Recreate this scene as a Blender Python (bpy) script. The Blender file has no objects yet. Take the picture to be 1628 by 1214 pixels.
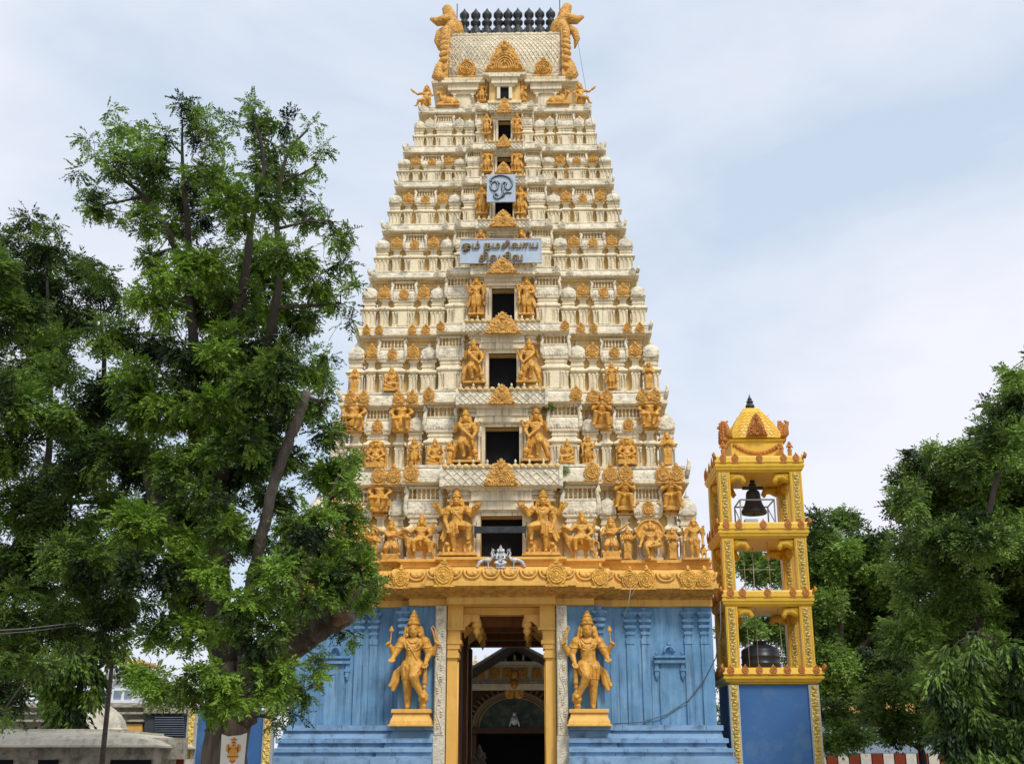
import bpy, math, random
import numpy as np
from mathutils import Matrix, Vector, noise
random.seed(7)
R = math.radians
PI = math.pi
scene = bpy.context.scene
COL = scene.collection

# ------------------------------------------------------------------ camera
F_PX, PITCH, YAW, CAMH = 1911.0, R(17.8), R(1.4), 1.6
cd = bpy.data.cameras.new('camera')
cd.sensor_width = 36.0
cd.lens = F_PX / 1628.0 * 36.0
cd.clip_end = 2000
cam = bpy.data.objects.new('camera', cd)
COL.objects.link(cam)
cam.location = (0, 0, CAMH)
cam.rotation_euler = (PI/2 + PITCH, 0, YAW)
scene.camera = cam

# ------------------------------------------------------------------ world and sun
SUN_EL, SUN_AZ = R(52), R(28)          # azimuth to the right of straight behind the camera
world = bpy.data.worlds.new("World")
scene.world = world
world.use_nodes = True
wn, wl = world.node_tree.nodes, world.node_tree.links
bgn = wn['Background']
sky = wn.new('ShaderNodeTexSky')
sky.sky_type = 'NISHITA'
sky.sun_disc = False
sky.sun_elevation = SUN_EL
sky.sun_rotation = PI - SUN_AZ
sky.air_density = 1.0
sky.dust_density = 1.5
sky.ozone_density = 1.5
tc = wn.new('ShaderNodeTexCoord')
mp = wn.new('ShaderNodeMapping')
mp.inputs['Scale'].default_value = (1.0, 1.0, 2.2)
mp.inputs['Location'].default_value = (3.3, 0.8, 0.35)
nz = wn.new('ShaderNodeTexNoise')
nz.inputs['Scale'].default_value = 1.9
nz.inputs['Detail'].default_value = 9
nz.inputs['Roughness'].default_value = 0.52
nz.inputs['Distortion'].default_value = 0.3
cr = wn.new('ShaderNodeValToRGB')
cr.color_ramp.elements[0].position = 0.36
cr.color_ramp.elements[0].color = (0.36, 0.36, 0.36, 1)
cr.color_ramp.elements[1].position = 0.60
cr.color_ramp.elements[1].color = (1, 1, 1, 1)
mx = wn.new('ShaderNodeMixRGB')
mx.inputs[2].default_value = (9.1, 9.25, 10.1, 1)
tint = wn.new('ShaderNodeMixRGB')
tint.blend_type = 'MIX'
tint.inputs[0].default_value = 0.62
tint.inputs[2].default_value = (5.9, 8.2, 10.6, 1)
wl.new(sky.outputs[0], tint.inputs[1])
wl.new(tc.outputs['Generated'], mp.inputs['Vector'])
wl.new(mp.outputs[0], nz.inputs['Vector'])
wl.new(nz.outputs['Fac'], cr.inputs['Fac'])
wl.new(cr.outputs['Color'], mx.inputs[0])
wl.new(tint.outputs[0], mx.inputs[1])
wl.new(mx.outputs[0], bgn.inputs['Color'])
bgn.inputs['Strength'].default_value = 0.1

sd = bpy.data.lights.new('sun', 'SUN')
sd.energy = 2.6
sd.angle = R(13)
sd.color = (1.0, 0.955, 0.88)
sun = bpy.data.objects.new('sun', sd)
COL.objects.link(sun)
# light travels forward (+y), downwards and to the left
sv = Vector((-math.sin(SUN_AZ)*math.cos(SUN_EL), math.cos(SUN_AZ)*math.cos(SUN_EL), -math.sin(SUN_EL)))
sun.rotation_euler = sv.to_track_quat('-Z', 'Y').to_euler()

scene.view_settings.view_transform = 'Standard'
scene.view_settings.look = 'None'
scene.view_settings.exposure = 0.0
scene.view_settings.gamma = 1.0

# ------------------------------------------------------------------ photo pixel -> place in the world at a chosen distance
def P(x, y, Y):
    u, v = (x - 814.0)/F_PX, (607.0 - y)/F_PX
    dx, dy, dz = u, math.cos(PITCH) - v*math.sin(PITCH), math.sin(PITCH) + v*math.cos(PITCH)
    c, s = math.cos(YAW), math.sin(YAW)
    wx, wy = dx*c - dy*s, dx*s + dy*c
    t = Y/wy
    return wx*t, CAMH + dz*t
def PV(x, y, Y):
    a, b = P(x, y, Y)
    return Vector((a, Y, b))
def mpp(y, Y):                         # metres per photo pixel at that row and distance
    return (P(900, y, Y)[0] - P(800, y, Y)[0])/100.0

# ------------------------------------------------------------------ materials
MATS = {}
def srgb(r, g, b):
    f = lambda c: (c/255/12.92) if c/255 <= 0.04045 else ((c/255 + 0.055)/1.055)**2.4
    return (f(r), f(g), f(b))
def paint(name, col, var=0.12, vscale=3.0, rough=0.65, dirt_shade=None, dirt_shade_amt=0.5, streak=False, bump=0.0, bscale=20.0,
          btype='noise', lo=0.48, hi=0.70, metal=0.0, spec=0.3, dscale=1.0, trans=None, grime=None):
    m = bpy.data.materials.new(name)
    m.use_nodes = True
    n, l = m.node_tree.nodes, m.node_tree.links
    b = n['Principled BSDF']
    b.inputs['Roughness'].default_value = rough
    b.inputs['Metallic'].default_value = metal
    b.inputs['Specular IOR Level'].default_value = spec
    g = n.new('ShaderNodeNewGeometry')
    t1 = n.new('ShaderNodeTexNoise')
    t1.inputs['Scale'].default_value = vscale
    t1.inputs['Detail'].default_value = 6
    l.new(g.outputs['Position'], t1.inputs['Vector'])
    r1 = n.new('ShaderNodeValToRGB')
    d = tuple(c*(1 - var) for c in col)
    e = tuple(min(1, c*(1 + var)) for c in col)
    r1.color_ramp.elements[0].position = 0.3
    r1.color_ramp.elements[0].color = (*d, 1)
    r1.color_ramp.elements[1].position = 0.7
    r1.color_ramp.elements[1].color = (*e, 1)
    l.new(t1.outputs['Fac'], r1.inputs['Fac'])
    out = r1.outputs['Color']
    if dirt_shade:  # dirt on most surfaces, painted shadow tones on the golds
        mpn = n.new('ShaderNodeMapping')
        mpn.inputs['Scale'].default_value = (5.0*dscale, 5.0*dscale, (0.7 if streak else 5.0)*dscale)
        l.new(g.outputs['Position'], mpn.inputs['Vector'])
        t2 = n.new('ShaderNodeTexNoise')
        t2.inputs['Scale'].default_value = 1.0
        t2.inputs['Detail'].default_value = 7
        t2.inputs['Roughness'].default_value = 0.65
        l.new(mpn.outputs[0], t2.inputs['Vector'])
        r2 = n.new('ShaderNodeValToRGB')
        r2.color_ramp.elements[0].position = lo
        r2.color_ramp.elements[0].color = (0, 0, 0, 1)
        r2.color_ramp.elements[1].position = hi
        r2.color_ramp.elements[1].color = (dirt_shade_amt,)*3 + (1,)
        l.new(t2.outputs['Fac'], r2.inputs['Fac'])
        mm = n.new('ShaderNodeMixRGB')
        mm.inputs[2].default_value = (*dirt_shade, 1)
        l.new(r2.outputs['Color'], mm.inputs[0])
        l.new(out, mm.inputs[1])
        out = mm.outputs[0]
        if grime:
            mg = n.new('ShaderNodeMapping')
            mg.inputs['Scale'].default_value = (11, 11, .55)
            mg.inputs['Location'].default_value = (5, 3, 1)
            l.new(g.outputs['Position'], mg.inputs['Vector'])
            t4 = n.new('ShaderNodeTexNoise')
            t4.inputs['Scale'].default_value = 1.0
            t4.inputs['Detail'].default_value = 5
            l.new(mg.outputs[0], t4.inputs['Vector'])
            r4 = n.new('ShaderNodeValToRGB')
            r4.color_ramp.elements[0].position = 0.56
            r4.color_ramp.elements[0].color = (0, 0, 0, 1)
            r4.color_ramp.elements[1].position = 0.70
            r4.color_ramp.elements[1].color = (grime[3],)*3 + (1,)
            l.new(t4.outputs['Fac'], r4.inputs['Fac'])
            m4 = n.new('ShaderNodeMixRGB')
            m4.inputs[2].default_value = (*grime[:3], 1)
            l.new(r4.outputs['Color'], m4.inputs[0])
            l.new(out, m4.inputs[1])
            out = m4.outputs[0]
    l.new(out, b.inputs['Base Color'])
    if bump:
        if btype == 'noise':
            t3 = n.new('ShaderNodeTexNoise')
            t3.inputs['Scale'].default_value = bscale
            t3.inputs['Detail'].default_value = 4
            o3 = t3.outputs['Fac']
        elif btype == 'carve':
            t3 = n.new('ShaderNodeTexVoronoi')
            t3.feature = 'SMOOTH_F1'
            t3.inputs['Scale'].default_value = bscale
            o3 = t3.outputs['Distance']
        elif btype == 'bark':
            t3 = n.new('ShaderNodeTexNoise')
            t3.inputs['Scale'].default_value = 1.0
            t3.inputs['Detail'].default_value = 8
            t3.inputs['Distortion'].default_value = 1.0
            mq = n.new('ShaderNodeMapping')
            mq.inputs['Scale'].default_value = (bscale, bscale, bscale*0.16)
            l.new(g.outputs['Position'], mq.inputs['Vector'])
            o3 = t3.outputs['Fac']
        if btype == 'bark':
            l.new(mq.outputs[0], t3.inputs['Vector'])
        else:
            l.new(g.outputs['Position'], t3.inputs['Vector'])
        bp = n.new('ShaderNodeBump')
        bp.inputs['Strength'].default_value = min(1, bump)
        bp.inputs['Distance'].default_value = 0.05
        l.new(o3, bp.inputs['Height'])
        l.new(bp.outputs[0], b.inputs['Normal'])
    MATS[name] = m
    return m

GREYDIRT = (0.17, 0.165, 0.15)
M_CREAM = paint('cream_plaster', srgb(229, 216, 184), 0.08, 2.0, 0.8, GREYDIRT, 0.42, True, 0.25, 14, 'carve', 0.50, 0.74, grime=(.09, .085, .075, .5))
M_LEDGE = paint('weathered_cream', srgb(227, 217, 192), 0.10, 3.0, 0.85, (0.16, 0.155, 0.145), 0.6, False, 0.9, 9, 'carve', 0.47, 0.68, dscale=.7)
M_TAN = paint('tan_plaster', srgb(222, 188, 124), 0.08, 2.0, 0.8, (0.20, 0.15, 0.09), 0.5, True, 0.2, 12, 'noise', 0.5, 0.75, grime=(.12, .09, .05, .5))
M_GOLD = paint('golden_ochre_paint', srgb(221, 165, 68), 0.16, 5.0, 0.5, (0.27, 0.11, 0.022), 0.85, False, 0.6, 26, 'noise', 0.42, 0.68, spec=.4, dscale=1.3)  # dark orange blotches: dirt plus shadow tones put into the gold
M_STAT = paint('statue_gold_paint', srgb(221, 165, 68), 0.16, 5.0, 0.45, (0.25, 0.10, 0.022), 0.85, False, 0.12, 30, 'noise', 0.44, 0.68, spec=.45)  # brown-orange blotches carry painted shadow as well as dirt
M_GOLDC = paint('carved_ochre_paint', srgb(217, 166, 84), 0.16, 4.0, 0.6, (0.27, 0.12, 0.03), 0.75, False, 1.0, 17, 'carve', 0.44, 0.7, dscale=1.3)
M_YEL = paint('yellow_ochre_wall', srgb(226, 178, 92), 0.08, 2.0, 0.6, (0.25, 0.13, 0.035), 0.5, True, 0.2, 8, 'noise', 0.5, 0.75)
M_YELD = paint('carved_ochre_band', srgb(228, 174, 78), 0.12, 4.0, 0.65, (0.25, 0.13, 0.035), 0.6, False, 0.9, 16, 'carve', 0.45, 0.7)
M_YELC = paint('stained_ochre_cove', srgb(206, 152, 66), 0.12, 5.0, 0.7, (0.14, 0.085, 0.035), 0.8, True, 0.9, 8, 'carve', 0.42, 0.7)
M_BELLY = paint('bright_yellow_paint', srgb(224, 180, 56), 0.08, 2.0, 0.45, (0.22, 0.13, 0.02), 0.35, True, 0.15, 8, 'noise', 0.52, 0.8, spec=.45)
M_BELLP = paint('carved_yellow_panel', srgb(226, 198, 112), 0.12, 8.0, 0.55, (0.25, 0.15, 0.02), 0.6, False, 1.0, 22, 'carve', 0.45, 0.65)
M_RED = paint('terracotta_paint', srgb(190, 124, 60), 0.14, 4.0, 0.6, None, 0, False, 0.7, 26, 'carve')
M_BLUE = paint('faded_blue_wall', srgb(96, 140, 176), 0.2, 1.2, 0.75, srgb(146, 180, 210), 0.7, True, 0.35, 5, 'noise', 0.45, 0.75, grime=(.055, .10, .16, .6))
M_BLUEP = paint('weathered_blue_plinth', srgb(128, 162, 194), 0.14, 1.5, 0.8, srgb(58, 76, 100), 0.75, False, 0.35, 6, 'noise', 0.50, 0.72, dscale=.5)
M_BLUED = paint('deep_blue_paint', srgb(58, 100, 152), 0.10, 0.8, 0.55, srgb(84, 118, 150), 0.5, False, 0.1, 6, 'noise', 0.5, 0.6, dscale=.25)
M_WCARV = paint('carved_white_strip', srgb(212, 204, 182), 0.08, 6.0, 0.8, (0.2, 0.19, 0.17), 0.5, False, 0.5, 18, 'carve')
M_DARK = paint('interior_shade_paint', (0.006, 0.007, 0.010), 0.1, 2, 0.9)  # near-black colour standing in for the shade inside openings
M_BLACK = paint('blackened_metal', (0.022, 0.026, 0.030), 0.2, 5, 0.5, (0.06, 0.06, 0.06), 0.5, False, 0.3, 20, spec=.4)
M_STEEL = paint('grey_steel', (0.45, 0.47, 0.48), 0.1, 5, 0.45, None, 0, metal=.5)
M_SILVER = paint('silver_paint', (0.55, 0.56, 0.58), 0.12, 6, 0.45, (0.08, 0.08, 0.09), 0.7, False, 0.5, 30, metal=.35)
M_BOARD = paint('pale_blue_board', srgb(176, 190, 206), 0.05, 1.5, 0.5, srgb(150, 160, 172), 0.4)
M_LETTER = paint('dull_gold_lettering', srgb(150, 122, 68), 0.1, 4, 0.5)
M_LETTERD = paint('dark_lettering', srgb(62, 52, 38), 0.1, 4, 0.5)
M_PASS = paint('shaded_passage_yellow', srgb(128, 86, 46), 0.15, 2.0, 0.7, (0.06, 0.035, 0.02), 0.6, True, 0.2, 8)  # passage yellow turned brown, its shadow put into the colour
M_BARK = paint('brown_bark', (0.100, 0.076, 0.056), 0.3, 2.0, 0.9, (0.03, 0.022, 0.018), 0.85, True, 1.0, 12, 'bark', 0.42, 0.6)
M_BARKG = paint('lit_grey_bark', (0.13, 0.11, 0.09), 0.25, 2.0, 0.9, (0.05, 0.04, 0.035), 0.8, True, 1.0, 14, 'bark', 0.42, 0.6)  # paler copy: light on one limb put into the bark colour
M_BARKD = paint('dark_shaded_bark', (0.045, 0.036, 0.030), 0.25, 2.0, 0.95, None, 0, False, 1.0, 12, 'bark')  # leaf shade painted into upper limbs; plain dark bark on other trees
M_WOOD = paint('broken_wood', (0.20, 0.115, 0.06), 0.3, 6, 0.9, (0.05, 0.03, 0.02), .7, False, .8, 20)
M_CONC = paint('weathered_concrete', (0.40, 0.37, 0.30), 0.18, 2.5, 0.9, (0.09, 0.085, 0.075), 0.75, False, 0.6, 8, 'noise', 0.46, 0.66, dscale=.8)
M_CONCW = paint('pale_roof_slab', (0.56, 0.52, 0.42), 0.12, 2.5, 0.9, (0.18, 0.16, 0.13), 0.65, False, 0.5, 9, 'noise', 0.48, 0.7, dscale=.8)
M_WHITE = paint('white_wall', (0.66, 0.68, 0.70), 0.06, 1.0, 0.8, (0.35, 0.36, 0.36), 0.4)
M_BRICK = paint('dark_grey_wall', (0.055, 0.062, 0.07), 0.3, 5, 0.9)
M_STRR = paint('red_wall_stripe', srgb(128, 50, 24), 0.15, 3, 0.8, (0.05, 0.02, 0.015), .5)
M_STRW = paint('white_wall_stripe', srgb(205, 200, 188), 0.08, 3, 0.8, (0.2, 0.2, 0.18), .5)
M_TILE = paint('ochre_roof_tiles', srgb(196, 150, 92), 0.25, 6, 0.85, (0.12, 0.08, 0.05), 0.6, False, 0.8, 9)
M_SLATE = paint('blue_grey_sheet', srgb(112, 126, 142), 0.1, 1.0, 0.7, (0.1, 0.11, 0.12), 0.5)
M_RUST = paint('rusty_pole', (0.10, 0.075, 0.06), 0.3, 6, 0.8)
M_PAPER = paint('white_paper', (0.74, 0.72, 0.66), 0.04, 3, 0.7)
M_BROWN = paint('dark_brown_wood', (0.055, 0.03, 0.018), 0.2, 4, 0.7, None, 0, False, .6, 20, 'carve')
M_MURAL = paint('green_mural', (0.035, 0.06, 0.05), 0.5, 2.2, 0.7, (0.10, 0.11, 0.07), .8, False, .2, 5, 'noise', .5, .6, dscale=.5)
M_TANK = paint('black_plastic', (0.022, 0.028, 0.038), 0.15, 3, 0.35)
M_ROPE = paint('pale_rope', (0.42, 0.38, 0.30), 0.1, 3, 0.9)
M_ROPED = paint('grey_cable', (0.14, 0.14, 0.14), 0.1, 3, 0.8)
M_GROUND = paint('dusty_paving', (0.33, 0.29, 0.24), 0.15, 0.4, 0.95, (0.16, 0.14, 0.11), .5, False, .3, 6, dscale=.2)

def leafmat(name, a, b, sc, trans=0.35):
    m = bpy.data.materials.new(name)
    m.use_nodes = True
    n, l = m.node_tree.nodes, m.node_tree.links
    p = n['Principled BSDF']
    p.inputs['Roughness'].default_value = 0.5
    p.inputs['Specular IOR Level'].default_value = 0.35
    g = n.new('ShaderNodeNewGeometry')
    t = n.new('ShaderNodeTexNoise')
    t.inputs['Scale'].default_value = sc
    t.inputs['Detail'].default_value = 3
    l.new(g.outputs['Position'], t.inputs['Vector'])
    at = n.new('ShaderNodeAttribute')
    at.attribute_name = 'tone'
    ad = n.new('ShaderNodeMath')
    ad.operation = 'MULTIPLY_ADD'
    l.new(at.outputs['Fac'], ad.inputs[0])
    ad.inputs[1].default_value = 0.75
    l.new(t.outputs['Fac'], ad.inputs[2])
    r = n.new('ShaderNodeValToRGB')
    r.color_ramp.elements[0].position = 0.66  # steep ramp puts clump shadow and bright patches into the leaf colour
    r.color_ramp.elements[0].color = (*a, 1)
    r.color_ramp.elements[1].position = 1.08
    r.color_ramp.elements[1].color = (*b, 1)
    l.new(ad.outputs[0], r.inputs['Fac'])
    l.new(r.outputs[0], p.inputs['Base Color'])
    tr = n.new('ShaderNodeBsdfTranslucent')
    l.new(r.outputs[0], tr.inputs['Color'])
    ms = n.new('ShaderNodeMixShader')
    ms.inputs[0].default_value = trans
    l.new(p.outputs[0], ms.inputs[1])
    l.new(tr.outputs[0], ms.inputs[2])
    l.new(ms.outputs[0], n['Material Output'].inputs[0])
    return m
M_LEAF = leafmat('neem_leaves', (0.012, 0.028, 0.009), (0.185, 0.315, 0.032), 0.8, .28)
M_LEAFY = leafmat('fresh_leaves', (0.030, 0.070, 0.014), (0.115, 0.235, 0.028), 0.6)
M_LEAFD = leafmat('dense_leaves', (0.012, 0.028, 0.010), (0.155, 0.265, 0.036), 0.6, .28)
M_LEAFB = leafmat('far_leaves', (0.018, 0.042, 0.012), (0.210, 0.340, 0.060), 0.45, .3)

# ------------------------------------------------------------------ mesh builder
WORLD = {}
def place(o, parent=None, M=None):
    M = M if M is not None else Matrix()
    COL.objects.link(o)
    if parent is not None:
        o.parent = parent
        o.matrix_parent_inverse = WORLD[parent.name].inverted()
    o.matrix_basis = M
    WORLD[o.name] = M.copy()
    return o
def tag(o, label=None, cat=None, group=None, kind=None):
    if label: o['label'] = label
    if cat: o['category'] = cat
    if group: o['group'] = group
    if kind: o['kind'] = kind
    return o
def empty(name, loc, label=None, cat=None, group=None):
    o = bpy.data.objects.new(name, None)
    place(o, None, Matrix.Translation(loc))
    return tag(o, label, cat, group)

class MB:
    def __init__(s):
        s.v, s.f, s.m, s.sm = [], [], [], []
    def face(s, idx, m=0, sm=False):
        s.f.append(idx); s.m.append(m); s.sm.append(sm)
    def add(s, vs, fs, m=0, sm=False):
        b = len(s.v)
        s.v.extend([tuple(q) for q in vs])
        for f in fs:
            s.face([b + i for i in f], m, sm)
    def box(s, x0, x1, y0, y1, z0, z1, m=0):
        s.add([(x0,y0,z0),(x1,y0,z0),(x1,y1,z0),(x0,y1,z0),(x0,y0,z1),(x1,y0,z1),(x1,y1,z1),(x0,y1,z1)],
              [(0,3,2,1),(4,5,6,7),(0,1,5,4),(1,2,6,5),(2,3,7,6),(3,0,4,7)], m)
    def rings(s, rings, m=0, sm=False, cap=True, closed=True, ms=None):
        b = len(s.v); n = len(rings[0])
        for r in rings: s.v.extend([tuple(q) for q in r])
        for i in range(len(rings) - 1):
            mm = ms[i] if ms else m
            for j in range(n if closed else n - 1):
                k = (j + 1) % n
                s.face([b+i*n+j, b+i*n+k, b+(i+1)*n+k, b+(i+1)*n+j], mm, sm)
        if cap:
            s.face([b + j for j in reversed(range(n))], ms[0] if ms else m)
            s.face([b + (len(rings)-1)*n + j for j in range(n)], ms[-1] if ms else m)
    def lathe(s, prof, c=(0,0,0), n=12, m=0, sm=True, sx=1, sy=1, ph=0):
        s.rings([[(c[0]+r*sx*math.cos(ph+2*PI*j/n), c[1]+r*sy*math.sin(ph+2*PI*j/n), c[2]+z) for j in range(n)] for z, r in prof], m, sm)
    def prism(s, poly, y0, y1, m=0, sm=False):       # poly in x,z, given counter-clockwise seen from -y
        n = len(poly)
        s.rings([[(x, y1, z) for x, z in poly], [(x, y0, z) for x, z in poly]], m, sm)
    def tube(s, pts, rad, n=8, m=0, sm=True):
        pts = [Vector(p) for p in pts]
        rs = []
        up = None
        for i, p in enumerate(pts):
            d = (pts[min(i+1, len(pts)-1)] - pts[max(i-1, 0)])
            if d.length < 1e-6: d = Vector((0,0,1))
            d.normalize()
            if up is None:
                up = Vector((0,1,0)) if abs(d.y) < 0.8 else Vector((1,0,0))
            a = d.cross(up); a.normalize()
            b = a.cross(d); b.normalize(); up = b
            r = rad[i] if isinstance(rad, (list, tuple)) else rad
            rs.append([p + a*(r*math.cos(2*PI*j/n)) + b*(r*math.sin(2*PI*j/n)) for j in range(n)])
        s.rings(rs, m, sm)
    def ball(s, c, r, n=10, k=6, m=0, rot=None):
        if not isinstance(r, (list, tuple)): r = (r, r, r)
        rs = []
        for i in range(k + 1):
            t = -PI/2 + PI*i/k
            rr = max(math.cos(t), 0.02)
            ring = []
            for j in range(n):
                q = Vector((r[0]*rr*math.cos(2*PI*j/n), r[1]*rr*math.sin(2*PI*j/n), r[2]*math.sin(t)))
                if rot: q = rot @ q
                ring.append((c[0]+q.x, c[1]+q.y, c[2]+q.z))
            rs.append(ring)
        s.rings(rs, m, True)
    def cap(s, a, b, ra, rb, n=9, m=0):              # tapered capsule
        a, b = Vector(a), Vector(b)
        d = b - a
        if d.length < 1e-5: s.ball(a, ra, m=m); return
        e = d.normalized()
        pts = [a - e*ra*.96, a - e*ra*.7, a, a + d*.5, b, b + e*rb*.7, b + e*rb*.96]
        s.tube(pts, [ra*.25, ra*.72, ra, (ra+rb)/2, rb, rb*.72, rb*.25], n, m)
    def mesh(s, name, mats):
        me = bpy.data.meshes.new(name)
        me.from_pydata(s.v, [], s.f)
        for mt in (mats if isinstance(mats, (list, tuple)) else [mats]):
            me.materials.append(mt)
        me.polygons.foreach_set('material_index', s.m)
        me.polygons.foreach_set('use_smooth', s.sm)
        me.update()
        return me
    def build(s, name, mats, parent=None, M=None):
        return place(bpy.data.objects.new(name, s.mesh(name, mats)), parent, M)

def TRS(loc, sc=(1,1,1), rz=0):
    return Matrix.Translation(loc) @ Matrix.Rotation(rz, 4, 'Z') @ Matrix.Diagonal((*sc, 1))

# ------------------------------------------------------------------ ground and setting
g = MB()
g.add([(-900,-300,0),(900,-300,0),(900,1500,0),(-900,1500,0)], [(0,1,2,3)])
tag(g.build('ground', M_GROUND), kind='structure')

# ================================================================== TEMPLE TOWER
X0 = P(797.5, 1000, 40)[0]
YC = 45.6                              # middle of the tower's depth
TW = empty('temple_tower', (X0, YC, 0), 'tall tiered cream and gold temple gateway tower over a blue base', 'temple tower')

#  k:      yb    yt    half  c1   c2      window: half, top, bottom
ROWS = [(936,  905,  345, 118, 180,  None),
        (769,  741,  297,  94, 153, (33, 820, 889)),
        (642.5,621,  262,  70, 125, (27, 679, 735)),
        (531,  516,  236.5,61, 105, (22, 562, 611)),
        (439.5,428,  215.5,49,  91, (18, 459, 500)),
        (365,  353,  195,  42,  78, (16, 379, 416)),
        (295,  284,  175,  36,  67, (14, 310, 338)),
        (240.5,229,  162,  32,  60, (11, 250, 272)),
        (177.5,167,  138,  27,  46, (10, 192, 213))]
class T: pass
TI = []
for k, (yb, yt, hw, c1, c2, win) in enumerate(ROWS):
    t = T()
    Y = 39.4
    if k:
        for _ in range(12):
            W = hw*mpp(yb, Y)
            Y = 39.4 + 0.72*(TI[0].W - W)
    t.Y, t.W = Y, hw*mpp(yb, Y)
    t.px = mpp(yb, Y)
    t.c1, t.c2 = c1*t.px, c2*t.px
    t.zb, t.zt = P(800, yb, Y)[1], P(800, yt, Y)[1]
    t.s = t.W/7.2
    t.p2, t.p1 = 0.42*t.s, 0.80*t.s
    t.over = 0.42*t.s + .05
    t.D = YC - Y
    t.win = win
    TI.append(t)

def outline(t, off, notch=None, depth=None, z=0, drop=0):
    depth = depth or (.60*t.s + .2)
    W, D, c1, c2, p1, p2 = t.W+(max(off, -.14) if t is TI[0] else off), t.D+off, t.c1+off, t.c2+off, t.p1, t.p2
    q = []
    fr = [(-W, -D), (-c2, -D), (-c2, -D-p2), (-c1, -D-p2), (-c1, -D-p1)]
    if notch:
        fr += [(-notch, -D-p1), (-notch, -D-p1+depth), (notch, -D-p1+depth), (notch, -D-p1)]
    fr += [(c1, -D-p1), (c1, -D-p2), (c2, -D-p2), (c2, -D), (W, -D)]
    bk = [(-x, -y) for x, y in fr if True]
    if notch:
        bk = [(x, y) for x, y in bk if abs(y) >= D - 1e-6 and not abs(abs(x) - notch) < 1e-6]
    for x, y in fr + bk:
        q.append((X0 + x, YC + y, z - (drop if y < -D-p2-1e-6 or (notch and y < 0 and abs(abs(x)-notch) < 1e-6) else 0)))
    return q

# ---- unit pieces (unit height, unit width), origin at bottom centre back; front is -y
def pilaster(mb, x, y, z0, z1, w, m=0):
    h = z1 - z0
    mb.box(x-w*.75, x+w*.75, y-w*.75, y+w, z0, z0+h*.10, m)
    mb.lathe([(z0+h*.10, w*.55), (z0+h*.70, w*.50), (z0+h*.72, w*.72), (z0+h*.77, w*.72), (z0+h*.79, w*.5), (z0+h*.84, w*.85), (z0+h*.88, w*.5)], (x, y, 0), 8, m, True)
    mb.box(x-w*.95, x+w*.95, y-w*.95, y+w, z0+h*.88, z1, m)
def stack(mb, segs, hw, dp, m=0, x=0):               # stepped slabs: (z0, z1, out0, out1)
    rs = []
    for z, o in segs:
        rs.append([(x-hw-o, -dp-o, z), (x+hw+o, -dp-o, z), (x+hw+o, 0.3, z), (x-hw-o, 0.3, z)])
    mb.rings(rs, m)
def medallion_mesh(style='round', name='gable_medallion', mats=None):
    mb = MB()
    n = 40
    def shape(sc, teeth):
        pts = []
        for i in range(n):
            a = -PI/2 + 2*PI*(i + .5)/n
            r = 0.46*sc*(1 + (teeth*(1 if i % 2 else -1)))
            x, z = r*math.cos(a), 0.42 + r*math.sin(a)*0.95
            pts.append((x, max(z, 0.0)))
        return pts
    if style == 'round':
        mb.prism(shape(1.0, .03), -.09, .05, 0)
        mb.prism(shape(.80, .0), -.14, -.0895, 0)
        mb.prism(shape(.66, .0), -.11, -.05, 1)
        for s_, d in ((.72, .16), (.50, .15), (.30, .16)):
            mb.tube([(x, -d, z) for x, z in shape(s_, 0)] + [(shape(s_, 0)[0][0], -d, shape(s_, 0)[0][1])], .026, 5)
        mb.ball((0, -.15, .40), (.10, .07, .11), 8, 5)
        mb.lathe([(.80, .13), (.86, .16), (.90, .08), (.95, .12), (1.0, .05), (1.04, .01)], (0, -.03, 0), 8)
        mb.box(-.5, .5, -.10, .05, -.03, .05, 0)
    else:
        # tall flame gable: wide skirts, stepped shoulders and a crowning mask
        half = [(.0, 1.0), (.06, .95), (.05, .91), (.13, .92), (.11, .84), (.21, .81), (.19, .74), (.295, .69), (.275, .61), (.375, .55), (.355, .47), (.43, .40),
                (.415, .32), (.465, .25), (.45, .15), (.50, .10), (.59, .07), (.58, .0)]
        poly = [(-x, z) for x, z in reversed(half[1:])] + half
        poly = [(x, z) for x, z in reversed(poly)]
        poly = [(x, z) for x, z in poly][::-1]
        mb.prism(poly[::-1], -.06, .05, 0)
        mb.prism([(x*.8, z*.86 + .02) for x, z in poly[::-1]], -.10, -.0595, 0)
        for s_ in (.30, .24, .18, .115):
            arc = [(s_*math.cos(a), -.11, .06 + s_*1.35*math.sin(a)) for a in [PI*i/14 for i in range(15)]]
            arc = [(s_, -.11, .0)] + arc + [(-s_, -.11, .0)]
            mb.tube(arc, .022, 5)
        for i in range(9):
            a = PI*(i + .5)/9
            mb.ball((.345*math.cos(a), -.11, .10 + .43*math.sin(a)), (.04, .04, .05), 6, 4)
        mb.ball((0, -.12, .68), (.09, .07, .08), 8, 5)
        mb.ball((-.09, -.10, .76), (.04, .04, .06), 6, 4)
        mb.ball((.09, -.10, .76), (.04, .04, .06), 6, 4)
        mb.ball((0, -.09, .86), (.05, .05, .06), 6, 4)
        mb.ball((0, -.12, .22), (.05, .05, .06), 6, 4)
        for sx in (-1, 1):
            mb.tube([(sx*.42, -.09, .03), (sx*.50, -.10, .10), (sx*.44, -.10, .15), (sx*.40, -.09, .10)], .03, 6)
    return mb.mesh(name, mats or [M_GOLDC, M_GOLD])
ME_MED = medallion_mesh('round')
ME_MEDC = medallion_mesh('round', 'cream_medallion', [M_LEDGE, M_CREAM])
ME_MEDT = medallion_mesh('round', 'terracotta_medallion', [M_RED, M_RED])
ME_MEDY = medallion_mesh('round', 'cornice_medallion', [M_YELD, M_YELC])
ME_FLAME = medallion_mesh('flame', 'flame_gable')
ME_FLAMET = medallion_mesh('flame', 'flame_gable_red', [M_RED, M_RED])

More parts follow.
